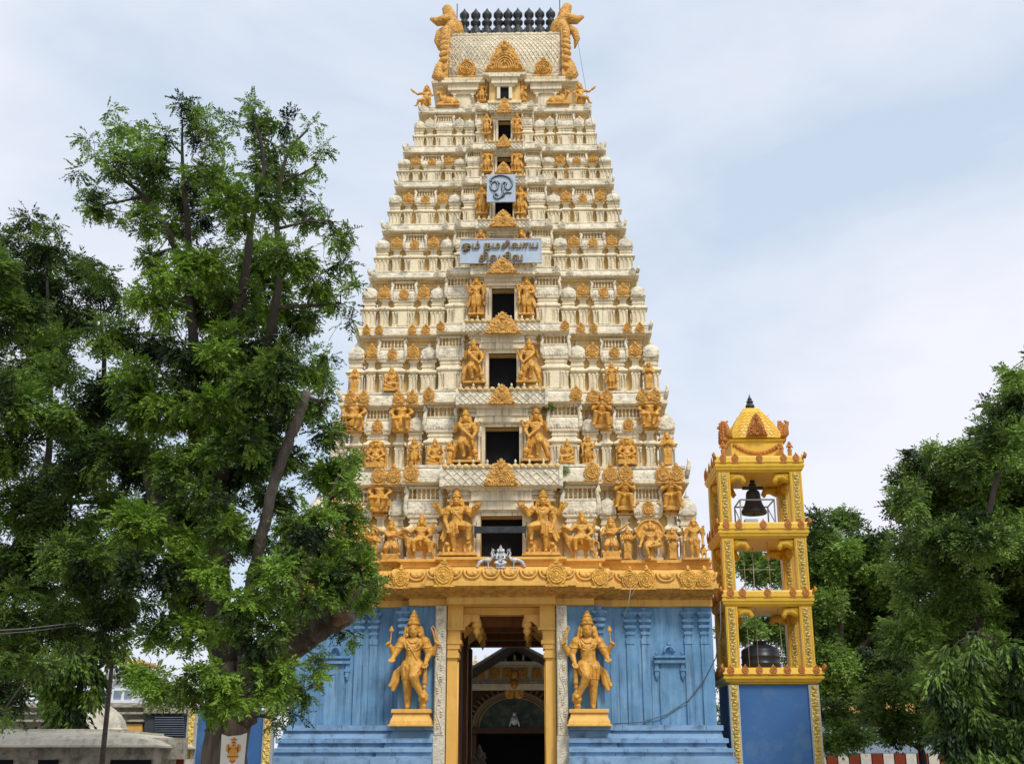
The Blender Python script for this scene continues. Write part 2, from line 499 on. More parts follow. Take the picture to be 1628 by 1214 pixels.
def kuta_mesh():
    mb = MB()
    # wide base, wall core, pilasters, cornice, neck, square bulbous dome, finial (unit height, half width .5)
    stack(mb, [(0, 0), (.045, 0), (.045, -.06), (.07, -.06)], .46, .46)
    mb.box(-.34, .34, -.34, .3, .07, .36)
    for x in (-.33, -.12, .12, .33):
        pilaster(mb, x, -.36, .07, .35, .062)
    stack(mb, [(.35, -.10), (.375, -.10), (.38, -.02), (.40, .07), (.425, .04), (.45, -.08), (.47, -.13), (.50, -.14), (.50, -.09), (.525, -.09),
               (.525, -.13), (.585, -.13), (.59, -.06), (.615, -.03), (.63, -.07)], .44, .44)
    rs = []
    n = 16
    for z, r in [(.63, .39), (.655, .43), (.70, .445), (.75, .435), (.80, .40), (.84, .30), (.865, .19), (.875, .19), (.88, .11), (.90, .09), (.915, .13), (.93, .11), (.95, .05), (1.0, .012)]:
        ring = []
        for j in range(n):
            a = 2*PI*j/n + PI/n
            c, s_ = math.cos(a), math.sin(a)
            e = 3.2 if z < .86 else 2
            q = (abs(c)**e + abs(s_)**e)**(-1/e)
            ring.append((r*q*c, -.10 + r*q*s_ - .02, z))
        rs.append(ring)
    mb.rings(rs, 1, True)
    for i in range(5):
        mb.ball((-.36 + .18*i, -.50, .672), (.05, .04, .03), 6, 4, 1)
    return mb.mesh('miniature_shrine', [M_CREAM, M_LEDGE])
def nasi_mesh():
    mb = MB()
    stack(mb, [(0, 0), (.045, 0), (.045, -.06), (.07, -.06)], .46, .46)
    mb.box(-.25, .25, -.30, .3, .07, .36)
    for x in (-.28, .28):
        pilaster(mb, x, -.36, .07, .35, .08)
    pilaster(mb, 0, -.34, .07, .35, .05)
    stack(mb, [(.35, -.12), (.375, -.12), (.38, -.02), (.40, .08), (.425, .05), (.45, -.08), (.47, -.16), (.555, -.18), (.57, -.08), (.59, .02), (.605, .02)], .42, .42)
    return mb.mesh('niche_pilaster', [M_CREAM])
def shala_mesh():
    mb = MB()
    stack(mb, [(0, 0), (.045, 0), (.045, -.05), (.07, -.05)], .47, .36)
    mb.box(-.40, .40, -.24, .3, .07, .36)
    mb.box(-.22, .22, -.34, -.24, .07, .355)
    for x in (-.40, -.28, .28, .40):
        pilaster(mb, x, -.28, .07, .35, .045)
    for x in (-.20, .20):
        pilaster(mb, x, -.37, .07, .35, .032)
    stack(mb, [(.35, -.08), (.375, -.08), (.38, -.01), (.40, .05), (.425, .03), (.45, -.06), (.47, -.10), (.50, -.11), (.50, -.07), (.52, -.07),
               (.52, -.10), (.56, -.10), (.565, -.03), (.585, -.01), (.60, -.04)], .46, .34)
    # wagon roof
    rs = []
    prof = [(.60, .30), (.63, .345), (.67, .36), (.72, .345), (.76, .30), (.79, .22)]
    for x in (-.42, .42):
        rs.append([(x, -d, z) for z, d in prof] + [(x, .2, .79), (x, .2, .60)])
    mb.rings(rs, 1, False)
    mb.box(-.44, .44, -.27, .2, .79, .815, 0)
    for sx in (-1, 1):                    # end gables: curled volutes
        mb.tube([(sx*.45, -.30, .60), (sx*.49, -.37, .70), (sx*.47, -.33, .82), (sx*.43, -.28, .90), (sx*.49, -.27, .96), (sx*.52, -.26, .90)], [.05, .06, .055, .05, .045, .03], 7, 1)
    for i in range(6):                    # balusters
        x = -.31 + .124*i
        mb.lathe([(.815, .024), (.84, .014), (.865, .030), (.885, .036), (.90, .014), (.93, .012), (.955, .022)], (x, -.20, 0), 7)
    mb.box(-.41, .41, -.25, -.15, .955, .985, 0)
    for i in range(9):
        mb.ball((-.36 + .09*i, -.345, .64), (.032, .03, .04), 6, 4, 1)
    return mb.mesh('barrel_shrine', [M_CREAM, M_LEDGE])
ME_KUTA, ME_NASI, ME_SHALA = kuta_mesh(), nasi_mesh(), shala_mesh()
jit = random.Random(21)
def inst(name, me, parent, loc, sc, rz=0, label=None):
    if name in ('miniature_shrine', 'niche_pilaster', 'barrel_shrine', 'gable_medallion'):
        sc = (sc[0]*jit.uniform(.95, 1.05), sc[1], sc[2]*jit.uniform(.97, 1.02)); loc = (loc[0]+jit.uniform(-.015, .015), loc[1], loc[2]); rz += jit.uniform(-.02, .02)
    o = place(bpy.data.objects.new(name, me), parent, TRS(loc, sc, rz))
    if label: o['label'] = label
    return o

TPOS = [.10, .285, .54, .79, 1.0]
STOREY = [None]
for k in range(1, 9):
    t, q = TI[k], TI[k-1]
    zb = q.zt if k > 1 else P(800, 890, 39.8)[1]     # floor of this storey
    t.floor = zb
    h = t.zb - zb
    t.h = h
    ov = t.over
    wh, wt, wb = t.win
    ymid = t.Y + ov - t.p1
    nw = wh*mpp(wt, ymid)
    zwt = P(800, wt, ymid)[1]
    t.zwt, t.nw, t.yfront = zwt, nw, ymid
    mb = MB()
    z = lambda f: zb + h*f
    dp = max(0, t.zt - P(800, yt_px, t.Y - t.p1 - .06*t.s)[1]) if (yt_px := {1: 743, 2: 620, 3: 511, 4: 424, 5: 350, 6: 281, 7: 226, 8: 165}[k]) else 0
    dp = min(dp, .5*t.s)
    t.drop = dp
    dq = TI[k-1].drop if k > 1 else 0
    # lower wall with the window recess
    mb.rings([outline(t, -ov+.10*t.s, nw, z=z(0), drop=dq), outline(t, -ov+.10*t.s, nw, z=z(.05), drop=dq), outline(t, -ov, nw, z=z(.07), drop=dq), outline(t, -ov, nw, z=zwt)], 0)
    # upper wall, string course, dentils and the curved ledge
    e = t.zt - t.zb
    prof = [(zwt, -ov, 0), (z(.82), -ov, 0), (z(.825), -ov+.05*t.s, 1), (z(.85), -ov+.05*t.s, 1), (z(.852), -ov+.02, 0), (z(.93), -ov+.02, 0),
            (z(.935), -ov+.12*t.s, 0), (z(.975), -ov+.14*t.s, 1), (z(.98), -.10*t.s, 1), (t.zb, 0, 1), (t.zb+e*.20, .0, 2), (t.zb+e*.22, -.02, 2), (t.zb+e*.65, -.07*t.s, 2),
            (t.zb+e*.85, -.16*t.s, 2), (t.zb+e*.86, -.11*t.s, 2), (t.zt, -.11*t.s, 1)]
    mb.rings([outline(t, o, z=zz, drop=dp if i_ > 5 else 0) for i_, (zz, o, _) in enumerate(prof)], ms=[p[2] for p in prof[:-1]] )
    mb.rings([outline(t, -.11*t.s, z=t.zt, drop=dp), outline(t, -ov-.15, z=t.zt+.004, drop=dp)], 2, cap=True)
    st = mb.build('storey', [M_TAN, M_CREAM, M_LEDGE], TW)
    STOREY.append(st)
    # near-black panel at the recess back, painted in for the unlit room
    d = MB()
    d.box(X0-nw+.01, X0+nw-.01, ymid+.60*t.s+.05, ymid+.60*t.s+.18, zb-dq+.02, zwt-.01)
    d.build('window_shade_panel', M_DARK, st)
    # window frame, pilasters, lintel slabs
    f = MB()
    yl = ymid
    fw = .12*t.s + .03
    for sx in (-1, 1):
        x0, x1 = X0 + sx*(nw+.004), X0 + sx*(nw+fw)
        f.box(min(x0, x1), max(x0, x1), yl-.06, yl+.3, zb-dq, zwt)
        f.lathe([(0, fw*.7), (.08*h, fw*.7), (.09*h, fw*.5), ((zwt-zb)*.75, fw*.45), ((zwt-zb)*.78, fw*.75), ((zwt-zb)*.83, fw*.5), ((zwt-zb)*.88, fw*.85), ((zwt-zb)*.93, fw*.9), ((zwt-zb), fw)], (X0+sx*(nw+fw*1.7), yl-.02, zb), 8)
    top = t.zb - dp
    hh = top - zwt
    lw = nw + fw*2.6
    def slab(z0, z1, o0, o1, w, dpt):
        f.rings([[(X0-w-o0, yl-dpt-o0, z0), (X0+w+o0, yl-dpt-o0, z0), (X0+w+o0, yl+.1, z0), (X0-w-o0, yl+.1, z0)],
                 [(X0-w-o1, yl-dpt-o1, z1), (X0+w+o1, yl-dpt-o1, z1), (X0+w+o1, yl+.1, z1), (X0-w-o1, yl+.1, z1)]], 0)
    u = t.s
    slab(zwt, zwt+hh*.14, 0, 0, lw, .08*u)
    slab(zwt+hh*.14, zwt+hh*.20, .05*u, .10*u, lw, .08*u)
    slab(zwt+hh*.20, zwt+hh*.50, .06*u, .02*u, lw, .16*u)
    cw = t.c1 - ov*.7
    slab(zwt+hh*.50, zwt+hh*.58, .10*u, .12*u, cw, .10*u)
    slab(zwt+hh*.58, zwt+hh*.74, .02*u, .02*u, cw, .10*u)
    slab(zwt+hh*.74, zwt+hh*.80, .08*u, .08*u, cw, .12*u)
    slab(zwt+hh*.80, zwt+hh*.90, .03*u, .03*u, cw, .14*u)
    slab(zwt+hh*.90, zwt+hh*1.0, .12*u, .18*u, cw, .20*u)
    slab(zwt+hh*.52, zwt+hh*.86, .02*u, .02*u, lw*.95, .24*u)
    slab(zwt+hh*.86, zwt+hh*.97, .10*u, .14*u, lw*.95, .26*u)
    f.build('window_surround', [M_CREAM], st)
    # central balcony band with lattice, scallops, small finials and the gold gable
    L = MB()
    hb = (t.zt - t.zb)
    yb_ = t.Y - t.p1 - .06*u
    cz0, cz1 = t.zb + .02*u - dp, t.zt - .02*hb - dp
    L.box(X0-t.c1-.02, X0+t.c1+.02, yb_, yb_+.5, cz0, cz1, 0)
    L.box(X0-t.c1-.06*u, X0+t.c1+.06*u, yb_-.05*u, yb_+.45, cz1, cz1+.10*hb, 0)
    L.box(X0-t.c1-.06*u, X0-t.c1+.08*u, yb_-.05*u, yb_+.4, cz0-.05*u, cz1-.002, 0)
    L.box(X0+t.c1-.08*u, X0+t.c1+.06*u, yb_-.05*u, yb_+.4, cz0-.05*u, cz1-.002, 0)
    cell = (cz1-cz0)*.5
    lx = X0 - t.c1 + .1*u
    nC = max(2, int((2*t.c1 - .2*u)/cell))
    cell_w = (2*t.c1 - .2*u)/nC
    for r_ in range(2):
        for i in range(nC):
            xa, za = lx + i*cell_w, cz0 + r_*cell
            for a, b in (((xa, za), (xa+cell_w, za+cell)), ((xa+cell_w, za), (xa, za+cell))):
                L.tube([(a[0], yb_-.005, a[1]), (b[0], yb_-.005, b[1])], .022*u+.004, 4, 0, False)
            L.ball((xa+cell_w/2, yb_, za+cell*.5), (.03*u+.01, .03, .03*u+.01), 6, 4)
    nS = max(4, int(2*t.c1/(.26*u)))
    for i in range(nS):
        xx = X0 - t.c1 + (i+.5)*2*t.c1/nS
        L.ball((xx, yb_-.03, cz1+.10*hb), (t.c1/nS*.9, .07*u, .10*u), 8, 5, 1)
        if i % 2 == 0:
            L.lathe([(0, .05*u), (.08*u, .035*u), (.13*u, .055*u), (.20*u, .01)], (xx, yb_+.08, cz1+.18*u*.9), 6, 0)
    L.build('balcony_band', [M_LEDGE, M_TAN], st)
    fy = {1: (52, 728, 773), 2: (40, 610, 643), 3: (54, 495, 531), 4: (44, 409, 435), 5: (40, 333, 361), 6: (26, 257, 277), 7: (22, 214, 234), 8: (24, 155, 180)}[k]
    yy = yb_ - (.42 if k == 4 else .10)
    zz0, zz1 = P(800, fy[2], yy)[1], P(800, fy[1], yy)[1]
    inst('flame_gable', ME_FLAME, st, (X0, yy, zz0), (fy[0]*mpp(fy[2], yy), .9*u, zz1-zz0))
    # aedicules
    span = t.W - t.c2
    for sx in (-1, 1):
        for i, tp in enumerate(TPOS):
            xw = X0 + sx*(t.c2 + span*tp)
            if i == 4: xw = X0 + sx*(t.W + .02 - span*.03)
            yw = t.Y + ov
            if i in (0, 4):
                inst('miniature_shrine', ME_KUTA, st, (xw, yw, zb), (span*.235, span*.21, h*.94))
            elif i in (1, 3):
                inst('niche_pilaster', ME_NASI, st, (xw, yw, zb), (span*.165, span*.17, h))
                mw = span*.175
                inst('gable_medallion', ME_MED if k <= 7 else ME_MEDC, st, (xw, yw-span*.09, zb+h*.605), (mw, .5*u, h*.26))
            else:
                inst('barrel_shrine', ME_SHALA, st, (xw, yw, zb), (span*.33, span*.26, h*.98))
                if k <= 7:
                    inst('gable_medallion', ME_MED, st, (xw, yw-span*.094, zb+h*.585), (span*.14, .4*u, h*.22))
        # intermediate bay
        xb = X0 + sx*((t.c1 + t.c2)/2)
        inst('barrel_shrine', ME_SHALA, st, (xb, t.Y+ov-t.p2, zb), ((t.c2-t.c1)*1.0, span*.20, h*.98))
        # side faces
        xs = X0 + sx*(t.W - ov)
        for yv, me, nm, ww in ((YC-t.D*.45, ME_KUTA, 'miniature_shrine', .23), (YC, ME_SHALA, 'barrel_shrine', .36), (YC+t.D*.45, ME_KUTA, 'miniature_shrine', .23)):
            inst(nm, me, st, (xs, yv, zb), (span*ww, span*.21, h*.96), sx*PI/2)
        # medallions on the ledge
        gm = ME_MED if k <= 3 else ME_MEDC
        mh = hb*1.12
        for tp in ((.14, .30, .71, .86) if k <= 3 else (.12, .92)):
            inst('gable_medallion', gm, st, (X0+sx*(t.c2+span*tp), t.Y-.02, t.zb+.01), (mh*.80, .5*u, mh))
        inst('gable_medallion', gm, st, (X0+sx*(t.c2-.22*u), t.Y-t.p2-.02, t.zb+.01), (mh*.85, .5*u, mh))
        # upturned corner horn
    for sx in (-1, 1):
        hn = MB()
        xx, yy2 = X0+sx*(t.W-.08), t.Y+.08
        hn.tube([(xx, yy2, t.zb+hb*.3), (xx+sx*.10*u, yy2-.1*u, t.zb+hb*.9), (xx+sx*.12*u, yy2-.12*u, t.zb+hb*1.15), (xx+sx*.08*u, yy2-.1*u, t.zb+hb*1.4)], [.10*u, .10*u, .07*u, .02], 7)
        hn.build('corner_finial', [M_LEDGE], st)

# ---- base: yellow cornice and blue walls with the open passage
b0 = TI[0]
DOOR = 104*mpp(1000, 39.9)             # half width of the passage between the blue walls
zc = lambda y: P(800, y, 39.6)[1]
z963, z951, z937, z905, z893, z889 = zc(962), zc(951), zc(937), zc(905), zc(895), zc(890)
WALLOFF = -.80
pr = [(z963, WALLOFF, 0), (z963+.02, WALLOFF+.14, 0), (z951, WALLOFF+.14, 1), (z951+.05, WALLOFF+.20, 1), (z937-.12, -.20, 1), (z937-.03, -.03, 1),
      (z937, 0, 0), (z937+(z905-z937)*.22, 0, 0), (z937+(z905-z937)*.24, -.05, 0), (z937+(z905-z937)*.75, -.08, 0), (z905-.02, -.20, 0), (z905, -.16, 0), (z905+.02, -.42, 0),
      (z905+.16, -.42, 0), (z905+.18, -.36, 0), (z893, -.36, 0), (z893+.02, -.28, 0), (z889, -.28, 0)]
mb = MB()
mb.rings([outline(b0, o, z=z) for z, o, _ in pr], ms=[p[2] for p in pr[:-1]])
# swag carving along the band
def swag(x, y, z0, hgt, w):
    for s_, r in ((1.0, .05), (.62, .04)):
        pts = [(x + w*.5*s_*math.cos(a), y - .02, z0 + hgt*.76 - hgt*.52*s_*abs(math.sin(a))**.7) for a in [PI*i/10 for i in range(11)]]
        mb.tube(pts, r*.8, 5, 0)
    mb.ball((x - w*.16, y-.01, z0+hgt*.52), (w*.17, .06, hgt*.14), 8, 5)
    mb.ball((x + w*.16, y-.01, z0+hgt*.52), (w*.17, .06, hgt*.14), 8, 5)
hb0 = z905 - z937
for (xa, xb, yf) in ((-b0.c1, b0.c1, b0.Y-b0.p1), (-b0.c2, -b0.c1, b0.Y-b0.p2), (b0.c1, b0.c2, b0.Y-b0.p2), (-b0.W, -b0.c2, b0.Y), (b0.c2, b0.W, b0.Y)):
    n = max(1, round((xb-xa)/.62))
    for i in range(n):
        swag(X0 + xa + (i+.5)*(xb-xa)/n, yf+.04, z937+hb0*.15, hb0*.85, (xb-xa)/n*.86)
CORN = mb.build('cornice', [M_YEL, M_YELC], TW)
for d, big in ((88, 1.25), (157, 1), (204, 1), (231, 1), (297, 1), (322, 1)):
    for sx in (-1, 1):
        xw = d*mpp(920, 39.4)
        yf = b0.Y - (b0.p1 if xw < b0.c1 else b0.p2 if xw < b0.c2 else 0)
        inst('gable_medallion', ME_MEDY, CORN, (X0+sx*xw, yf-.04, z937-.02), (hb0*.88*big**.8, .42, hb0*1.12*big**.7))

def half_block(sx, off, z):            # one blue block beside the passage
    W, D, c1, c2, p1, p2 = b0.W-.16+off*.6, b0.D+WALLOFF+off, b0.c1+WALLOFF+.45+off, b0.c2+WALLOFF+.4+off, b0.p1, b0.p2
    pts = [(DOOR, -D-p2), (c2, -D-p2), (c2, -D), (W, -D), (W, D), (c2, D), (c2, D+p2), (DOOR, D+p2)]
    if sx > 0: return [(X0+x, YC+y, z) for x, y in pts]
    return [(X0-x, YC+y, z) for x, y in reversed(pts)]
zp = lambda y: P(800, y, 39.6)[1]
mb = MB()
ppr = [(0.0, .75, 1), (zp(1203), .75, 1), (zp(1202), .60, 1), (zp(1196), .60, 1), (zp(1195), .68, 1), (zp(1189), .68, 1), (zp(1188), .38, 1), (zp(1181), .34, 1), (zp(1180), .46, 1), (zp(1173), .46, 1), (zp(1172), .24, 1),
       (zp(1161), .16, 1), (zp(1160), .26, 1), (zp(1152), .26, 1), (zp(1151), .0, 0), (z963+.01, 0, 0)]
for sx in (-1, 1):
    mb.rings([half_block(sx, o, z) for z, o, _ in ppr], ms=[p[2] for p in ppr[:-1]])
M_JOINT = paint('dark_joint', srgb(70, 92, 118), 0.2, 5, 0.9)
rj = random.Random(4)
for za, zb2, o in ((1151.5, 1159.5, .26), (1173.5, 1179.5, .46), (1189.5, 1194.5, .68), (1196.5, 1201.5, .60)):
    for sx in (-1, 1):
        x = DOOR + .3
        while x < b0.W + .1:
            x += rj.uniform(.7, 1.5)
            yy = YC - (b0.D + WALLOFF) - o - (b0.p2 if x < b0.c2 + WALLOFF + .4 + o else 0)
            if x < b0.W - .3: mb.box(X0+sx*x-.008, X0+sx*x+.008, yy-.003, yy+.02, zp(zb2), zp(za), 2)
BASE = mb.build('base_wall', [M_BLUE, M_BLUEP, M_JOINT], TW)
YW = YC - (b0.D + WALLOFF)             # main blue wall plane
YW2 = YW - b0.p2                       # nearer bay beside the door
# blue pilasters with stacked capitals
def blue_pilaster(px, yf):
    z0, z1 = zp(1151), z963
    w = .125
    for sx in (-1, 1):
        m_ = MB()
        x = X0 + sx*px*mpp(1050, yf)
        m_.box(x-w, x+w, yf-.06, yf+.05, z0, zp(1021))
        m_.box(x-w-.012, x+w+.012, yf-.085, yf+.05, zp(1021), zp(1012))
        H = z1 - zp(1012)
        zz = zp(1012)
        for f0, f1, o0, o1 in ((0, .12, -.03, -.01), (.12, .20, .02, .02), (.20, .27, -.03, -.03), (.27, .33, .0, .05), (.33, .40, .06, .06), (.40, .46, .04, -.02), (.46, .52, .0, .06), (.52, .60, .08, .08),
                               (.60, .66, .02, .0), (.66, .76, .02, .09), (.76, .82, .115, .115), (.82, .86, .06, .05), (.86, 1.0, -.04, -.02)):
            m_.rings([[(x-w-o, yf-.07-max(o, -.02), zz+H*f), (x+w+o, yf-.07-max(o, -.02), zz+H*f), (x+w+o, yf+.03, zz+H*f), (x-w-o, yf+.03, zz+H*f)] for f, o in ((f0, o0), (f1, o1))])
        m_.build('pilaster', M_BLUE, BASE)
for px in (205, 229, 297, 323):
    blue_pilaster(px, YW)
blue_pilaster(157, YW2)
for sx in (-1, 1):                     # blind niche and faint panel strips
    m_ = MB()
    k_ = mpp(1080, YW)
    xc = X0 + sx*267*k_
    zn0, zn1 = zp(1151), zp(1052)
    m_.box(xc-.33, xc+.33, YW-.045, YW+.03, zn0, zn1)
    m_.box(xc-.50, xc+.50, YW-.16, YW+.03, zn1, zn1+.09)
    m_.box(xc-.45, xc+.45, YW-.11, YW+.03, zn1+.09, zn1+.17)
    m_.box(xc-.50, xc+.50, YW-.20, YW+.03, zn1+.17, zn1+.24)
    for s2 in (-1, 1):
        m_.box(xc+s2*.42-.06, xc+s2*.42+.06, YW-.10, YW+.03, zn1-.42, zn1)
        m_.box(xc+s2*.42-.09, xc+s2*.42+.09, YW-.12, YW+.03, zn1-.25, zn1-.17)
        m_.ball((xc+s2*.42, YW-.05, zn1-.45), (.05, .05, .10), 8, 5)
        m_.tube([(xc+s2*.40, YW-.1, zn1+.24), (xc+s2*.44, YW-.12, zn1+.33), (xc+s2*.36, YW-.1, zn1+.36)], [.04, .035, .02], 6)
    arc = [(xc+.17*math.cos(a), YW-.10, zn1+.33+.20*math.sin(a)) for a in [PI*i/10 for i in range(11)]]
    m_.tube(arc, .045, 6)
    m_.lathe([(0, .06), (.05, .08), (.12, .01)], (xc, YW-.08, zn1+.56), 6)
    m_.build('niche', M_BLUE, BASE)
    m_ = MB()
    for d in (178, 192, 217, 243, 284, 310):
        x = X0 + sx*d*k_
        m_.box(x-.10, x+.10, YW-.022, YW+.02, zp(1151), zp(1036 if d in (192, 310, 178) else 1052))
    m_.build('wall_panel_strip', M_BLUE, BASE)

# door surround
YD = YW2 - .10
zl = z963
for sx in (-1, 1):
    m_ = MB()
    k_ = mpp(1000, YD)
    xa, xb = 87.5*k_, 104.5*k_
    x0_, x1_ = sorted((X0+sx*xa, X0+sx*xb))
    m_.box(x0_, x1_, YD-.12, YW2+.6, 0, zl)
    m_.box(x0_+.03, x1_-.03, YD-.16, YD-.12, zp(1168), zl-.03)
    m_.box(x0_-.02, x1_+.02, YD-.17, YD-.1205, 0, zp(1169))
    zz = zp(1168) + .05
    pts = []
    xm, am = (x0_+x1_)/2, (x1_-x0_)*.24
    i = 0
    while zz < zl - .1:
        pts.append((xm + am*math.sin(zz*5.2), YD-.165, zz)); zz += .06
        if i % 6 == 3:
            m_.ball((xm - am*.9*math.sin(zz*5.2), YD-.17, zz), (.055, .03, .035), 6, 4)
            m_.ball((xm - am*.8*math.sin(zz*5.2), YD-.17, zz-.07), (.05, .03, .025), 6, 4)
            m_.ball((xm - am*.8*math.sin(zz*5.2), YD-.17, zz+.07), (.05, .03, .025), 6, 4)
        i += 1
    m_.tube(pts, .022, 5)
    m_.build('carved_door_strip', M_WCARV, TW)
    # yellow pilaster with stepped bracket capital
    m_ = MB()
    xa, xb = 70*k_, 86*k_
    x0_, x1_ = sorted((X0+sx*xa, X0+sx*xb))
    ym = YD + .12
    m_.box(x0_, x1_, ym+.04, ym+.75, 0, zp(1044))
    m_.tube([(X0+sx*70*k_, ym+.2, 0), (X0+sx*70*k_, ym+.2, zp(1050))], .05, 7)
    inn = -sx
    for ya, yb2, o in ((1044, 1036, .06), (1036, 1030, .02), (1030, 1022, .08), (1022, 1016, .14), (1016, 1000, .09), (1000, 996, .24), (996, 958, .18)):
        m_.box(x0_-max(o,0)*(inn<0)-.0, x1_+max(o,0)*(inn>0), ym-max(o, 0)*.5, ym+.8, zp(ya), zp(yb2)-.001)
    m_.build('door_pilaster', M_YEL, TW)
    xi = X0 + sx*(66*k_)
    for yy2 in (ym+.35, ym+2.2, ym+4.6):
        m_ = MB()
        zt_ = zl - .25
        m_.rings([[(xi, yy2-.22, zt_-.55), (xi, yy2+.22, zt_-.55), (xi, yy2+.22, zt_), (xi, yy2-.22, zt_)],
                  [(xi-sx*.35, yy2-.20, zt_-.22), (xi-sx*.35, yy2+.20, zt_-.22), (xi-sx*.35, yy2+.20, zt_), (xi-sx*.35, yy2-.20, zt_)],
                  [(xi-sx*.62, yy2-.17, zt_-.25), (xi-sx*.62, yy2+.17, zt_-.25), (xi-sx*.62, yy2+.17, zt_), (xi-sx*.62, yy2-.17, zt_)]])
        m_.lathe([(-.62, .01), (-.52, .05), (-.46, .11), (-.38, .13), (-.30, .09), (-.27, .15), (-.2, .17), (0, .14)], (xi-sx*.52, yy2, zt_-.12), 8)
        m_.build('door_bracket', M_YEL, TW)
# passage walls, ceiling beams
m_ = MB()
ye = YC + b0.D + WALLOFF
for sx in (-1, 1):
    x0_, x1_ = sorted((X0+sx*(79*mpp(1000, YD)), X0+sx*(DOOR+.02)))
    m_.box(x0_, x1_, YD+.95, ye-.15, 0, zl-.3)
    for yy2 in (42.0, 46, 49.2):
        x0_, x1_ = sorted((X0+sx*(73*mpp(1000, YD)), X0+sx*(80*mpp(1000, YD))))
        m_.box(x0_, x1_, yy2, yy2+.5, 0, zl-.5)
m2 = MB()
m2.box(X0-DOOR, X0+DOOR, YD+.35, YD+.85, zl-.24, zl-.012); m2.build('door_lintel', M_YEL, TW)
for yy2, hh in ((41.5, .42), (44.2, .34), (47.0, .34), (ye-.9, .30)):
    m_.box(X0-DOOR, X0+DOOR, yy2, yy2+.5, zl-.02-hh, zl-.012)
m_.build('passage_wall', M_PASS, TW)

# ---- neck (griva) and wagon roof
t8 = TI[8]
YG = t8.Y + .45
zg0 = t8.zt
gz = lambda y, Y=YG: P(800, y, Y)[1]
gw = 106*mpp(150, YG)
mb = MB()
YCr = YC
dG = YCr - YG
def rect(hw_, dd, z, yc=YCr): return [(X0-hw_, yc-dd, z), (X0+hw_, yc-dd, z), (X0+hw_, yc+dd, z), (X0-hw_, yc+dd, z)]
Tn = T(); Tn.W, Tn.D, Tn.c1, Tn.c2, Tn.p1, Tn.p2, Tn.s = gw, dG, 24*mpp(150, YG), 85*mpp(150, YG), .55, .22, .5
def on(o, z): return outline(Tn, o, z=z)
zt1, zt2 = gz(141), gz(131)
mb.rings([on(.06, zg0), on(.06, zg0+.12), on(0, zg0+.16), on(0, zt1), on(.10, zt1+.02), on(.10, zt1+.10), on(.26, zt1+.14), on(.28, zt2-.06), on(.16, zt2)], ms=[1, 1, 0, 1, 1, 1, 1, 1])
NECK = mb.build('neck_storey', [M_TAN, M_CREAM], TW)
f = MB()
yn = YG - .55
wz0, wz1 = P(800, 157, yn)[1], P(800, 140, yn)[1]
f.box(X0-.17, X0+.17, yn-.03, yn+.02, wz0, wz1, 1)  # near-black plate painted in for the unlit neck window
for sx in (-1, 1):
    f.box(X0+sx*.235-.065, X0+sx*.235+.065, yn-.12, yn+.05, wz0-.05, wz1, 0)
for z0_, z1_, w_, d_ in ((wz1, wz1+.10, .40, .14), (wz1+.10, wz1+.34, .52, .22), (wz1+.34, wz1+.44, .62, .32), (wz1+.44, wz1+.56, .50, .24)):
    f.box(X0-w_, X0+w_, yn-d_, yn+.05, z0_, z1_-.002, 0)
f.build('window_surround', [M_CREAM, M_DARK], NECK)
for sx in (-1, 1):
    f = MB()
    xc = X0 + sx*65*mpp(150, YG)
    for z0_, z1_, w_, d_ in ((zg0, zg0+.55, .42, .32), (zg0+.55, zg0+.68, .50, .40), (zg0+.68, zg0+.95, .62, .50), (zg0+.95, zg0+1.05, .85, .62)):
        f.box(xc-w_, xc+w_, YG-d_, YG+.05, z0_, z1_-.002)
    for s2 in (-1, 1):
        pilaster(f, xc+s2*.36, YG-.36, zg0, zg0+.55, .07)
    f.build('neck_bay', [M_CREAM], NECK)

rw = 90*mpp(90, YG)
zr0 = zt2
ridge = P(800, 55.5, YCr-.9)[1]
Hr = ridge - zr0
mb = MB()
prof = []
for i in range(19):
    a = PI*i/18
    dd = (dG-.12)*math.cos(a)*(1 + .06*math.sin(2*a) if a < PI/2 else 1)
    prof.append((-dd, Hr*abs(math.sin(a))**.80))
prof = [(-dG+.02, 0)] + prof[1:-1] + [(dG-.02, 0)]
rs = [[(x, YCr+d, zr0+z_) for d, z_ in prof] for x in (X0-rw, X0+rw)]
mb.rings(rs, 0, True)
# lattice ribs on the lower vault and cloud carving near the ridge
def vault(u_, f_):                     # f_ 0..1 from eave to ridge on the front
    a = PI/2*f_
    dd = (dG-.12)*math.cos(a)*(1 + .06*math.sin(2*a))
    return Vector((u_, YCr-dd-.012, zr0+Hr*math.sin(a)**.80))
nL = 26
for i in range(-7, nL):
    for s_ in (-1, 1):
        pts = []
        for j in range(9):
            f_ = .05 + .42*j/8
            u_ = (i + j*7/8.0)/nL
            if s_ < 0: u_ = 1 - u_
            if 0.01 <= u_ <= .99: pts.append(vault(X0-rw+2*rw*u_, f_))
        if len(pts) > 1: mb.tube(pts, .016, 4, 1, False)
for f_, r in ((.49, .05), (.53, .035), (.035, .05)):
    mb.tube([vault(X0-rw+.02, f_), vault(X0+rw-.02, f_)], r, 6, 0)
random.seed(3)
pts = []
for i in range(60):
    u_ = X0-rw+.1+(2*rw-.2)*i/59
    pts.append(vault(u_, .67+.05*math.sin(i*1.7)))
mb.tube(pts, .045, 5, 0)
for i in range(26):
    mb.ball(vault(X0-rw+.12+(2*rw-.24)*i/25, .74+.02*(i % 2)), (.08, .04, .06), 6, 4, 0)
ROOF = mb.build('barrel_roof', [M_LEDGE, M_CREAM], TW)
yy = YG - .12
inst('flame_gable', ME_FLAME, ROOF, (X0, yy-.22, P(800, 118, yy)[1]), (54*mpp(100, yy), 1.6, P(800, 63, yy-.3)[1]-P(800, 118, yy)[1]))
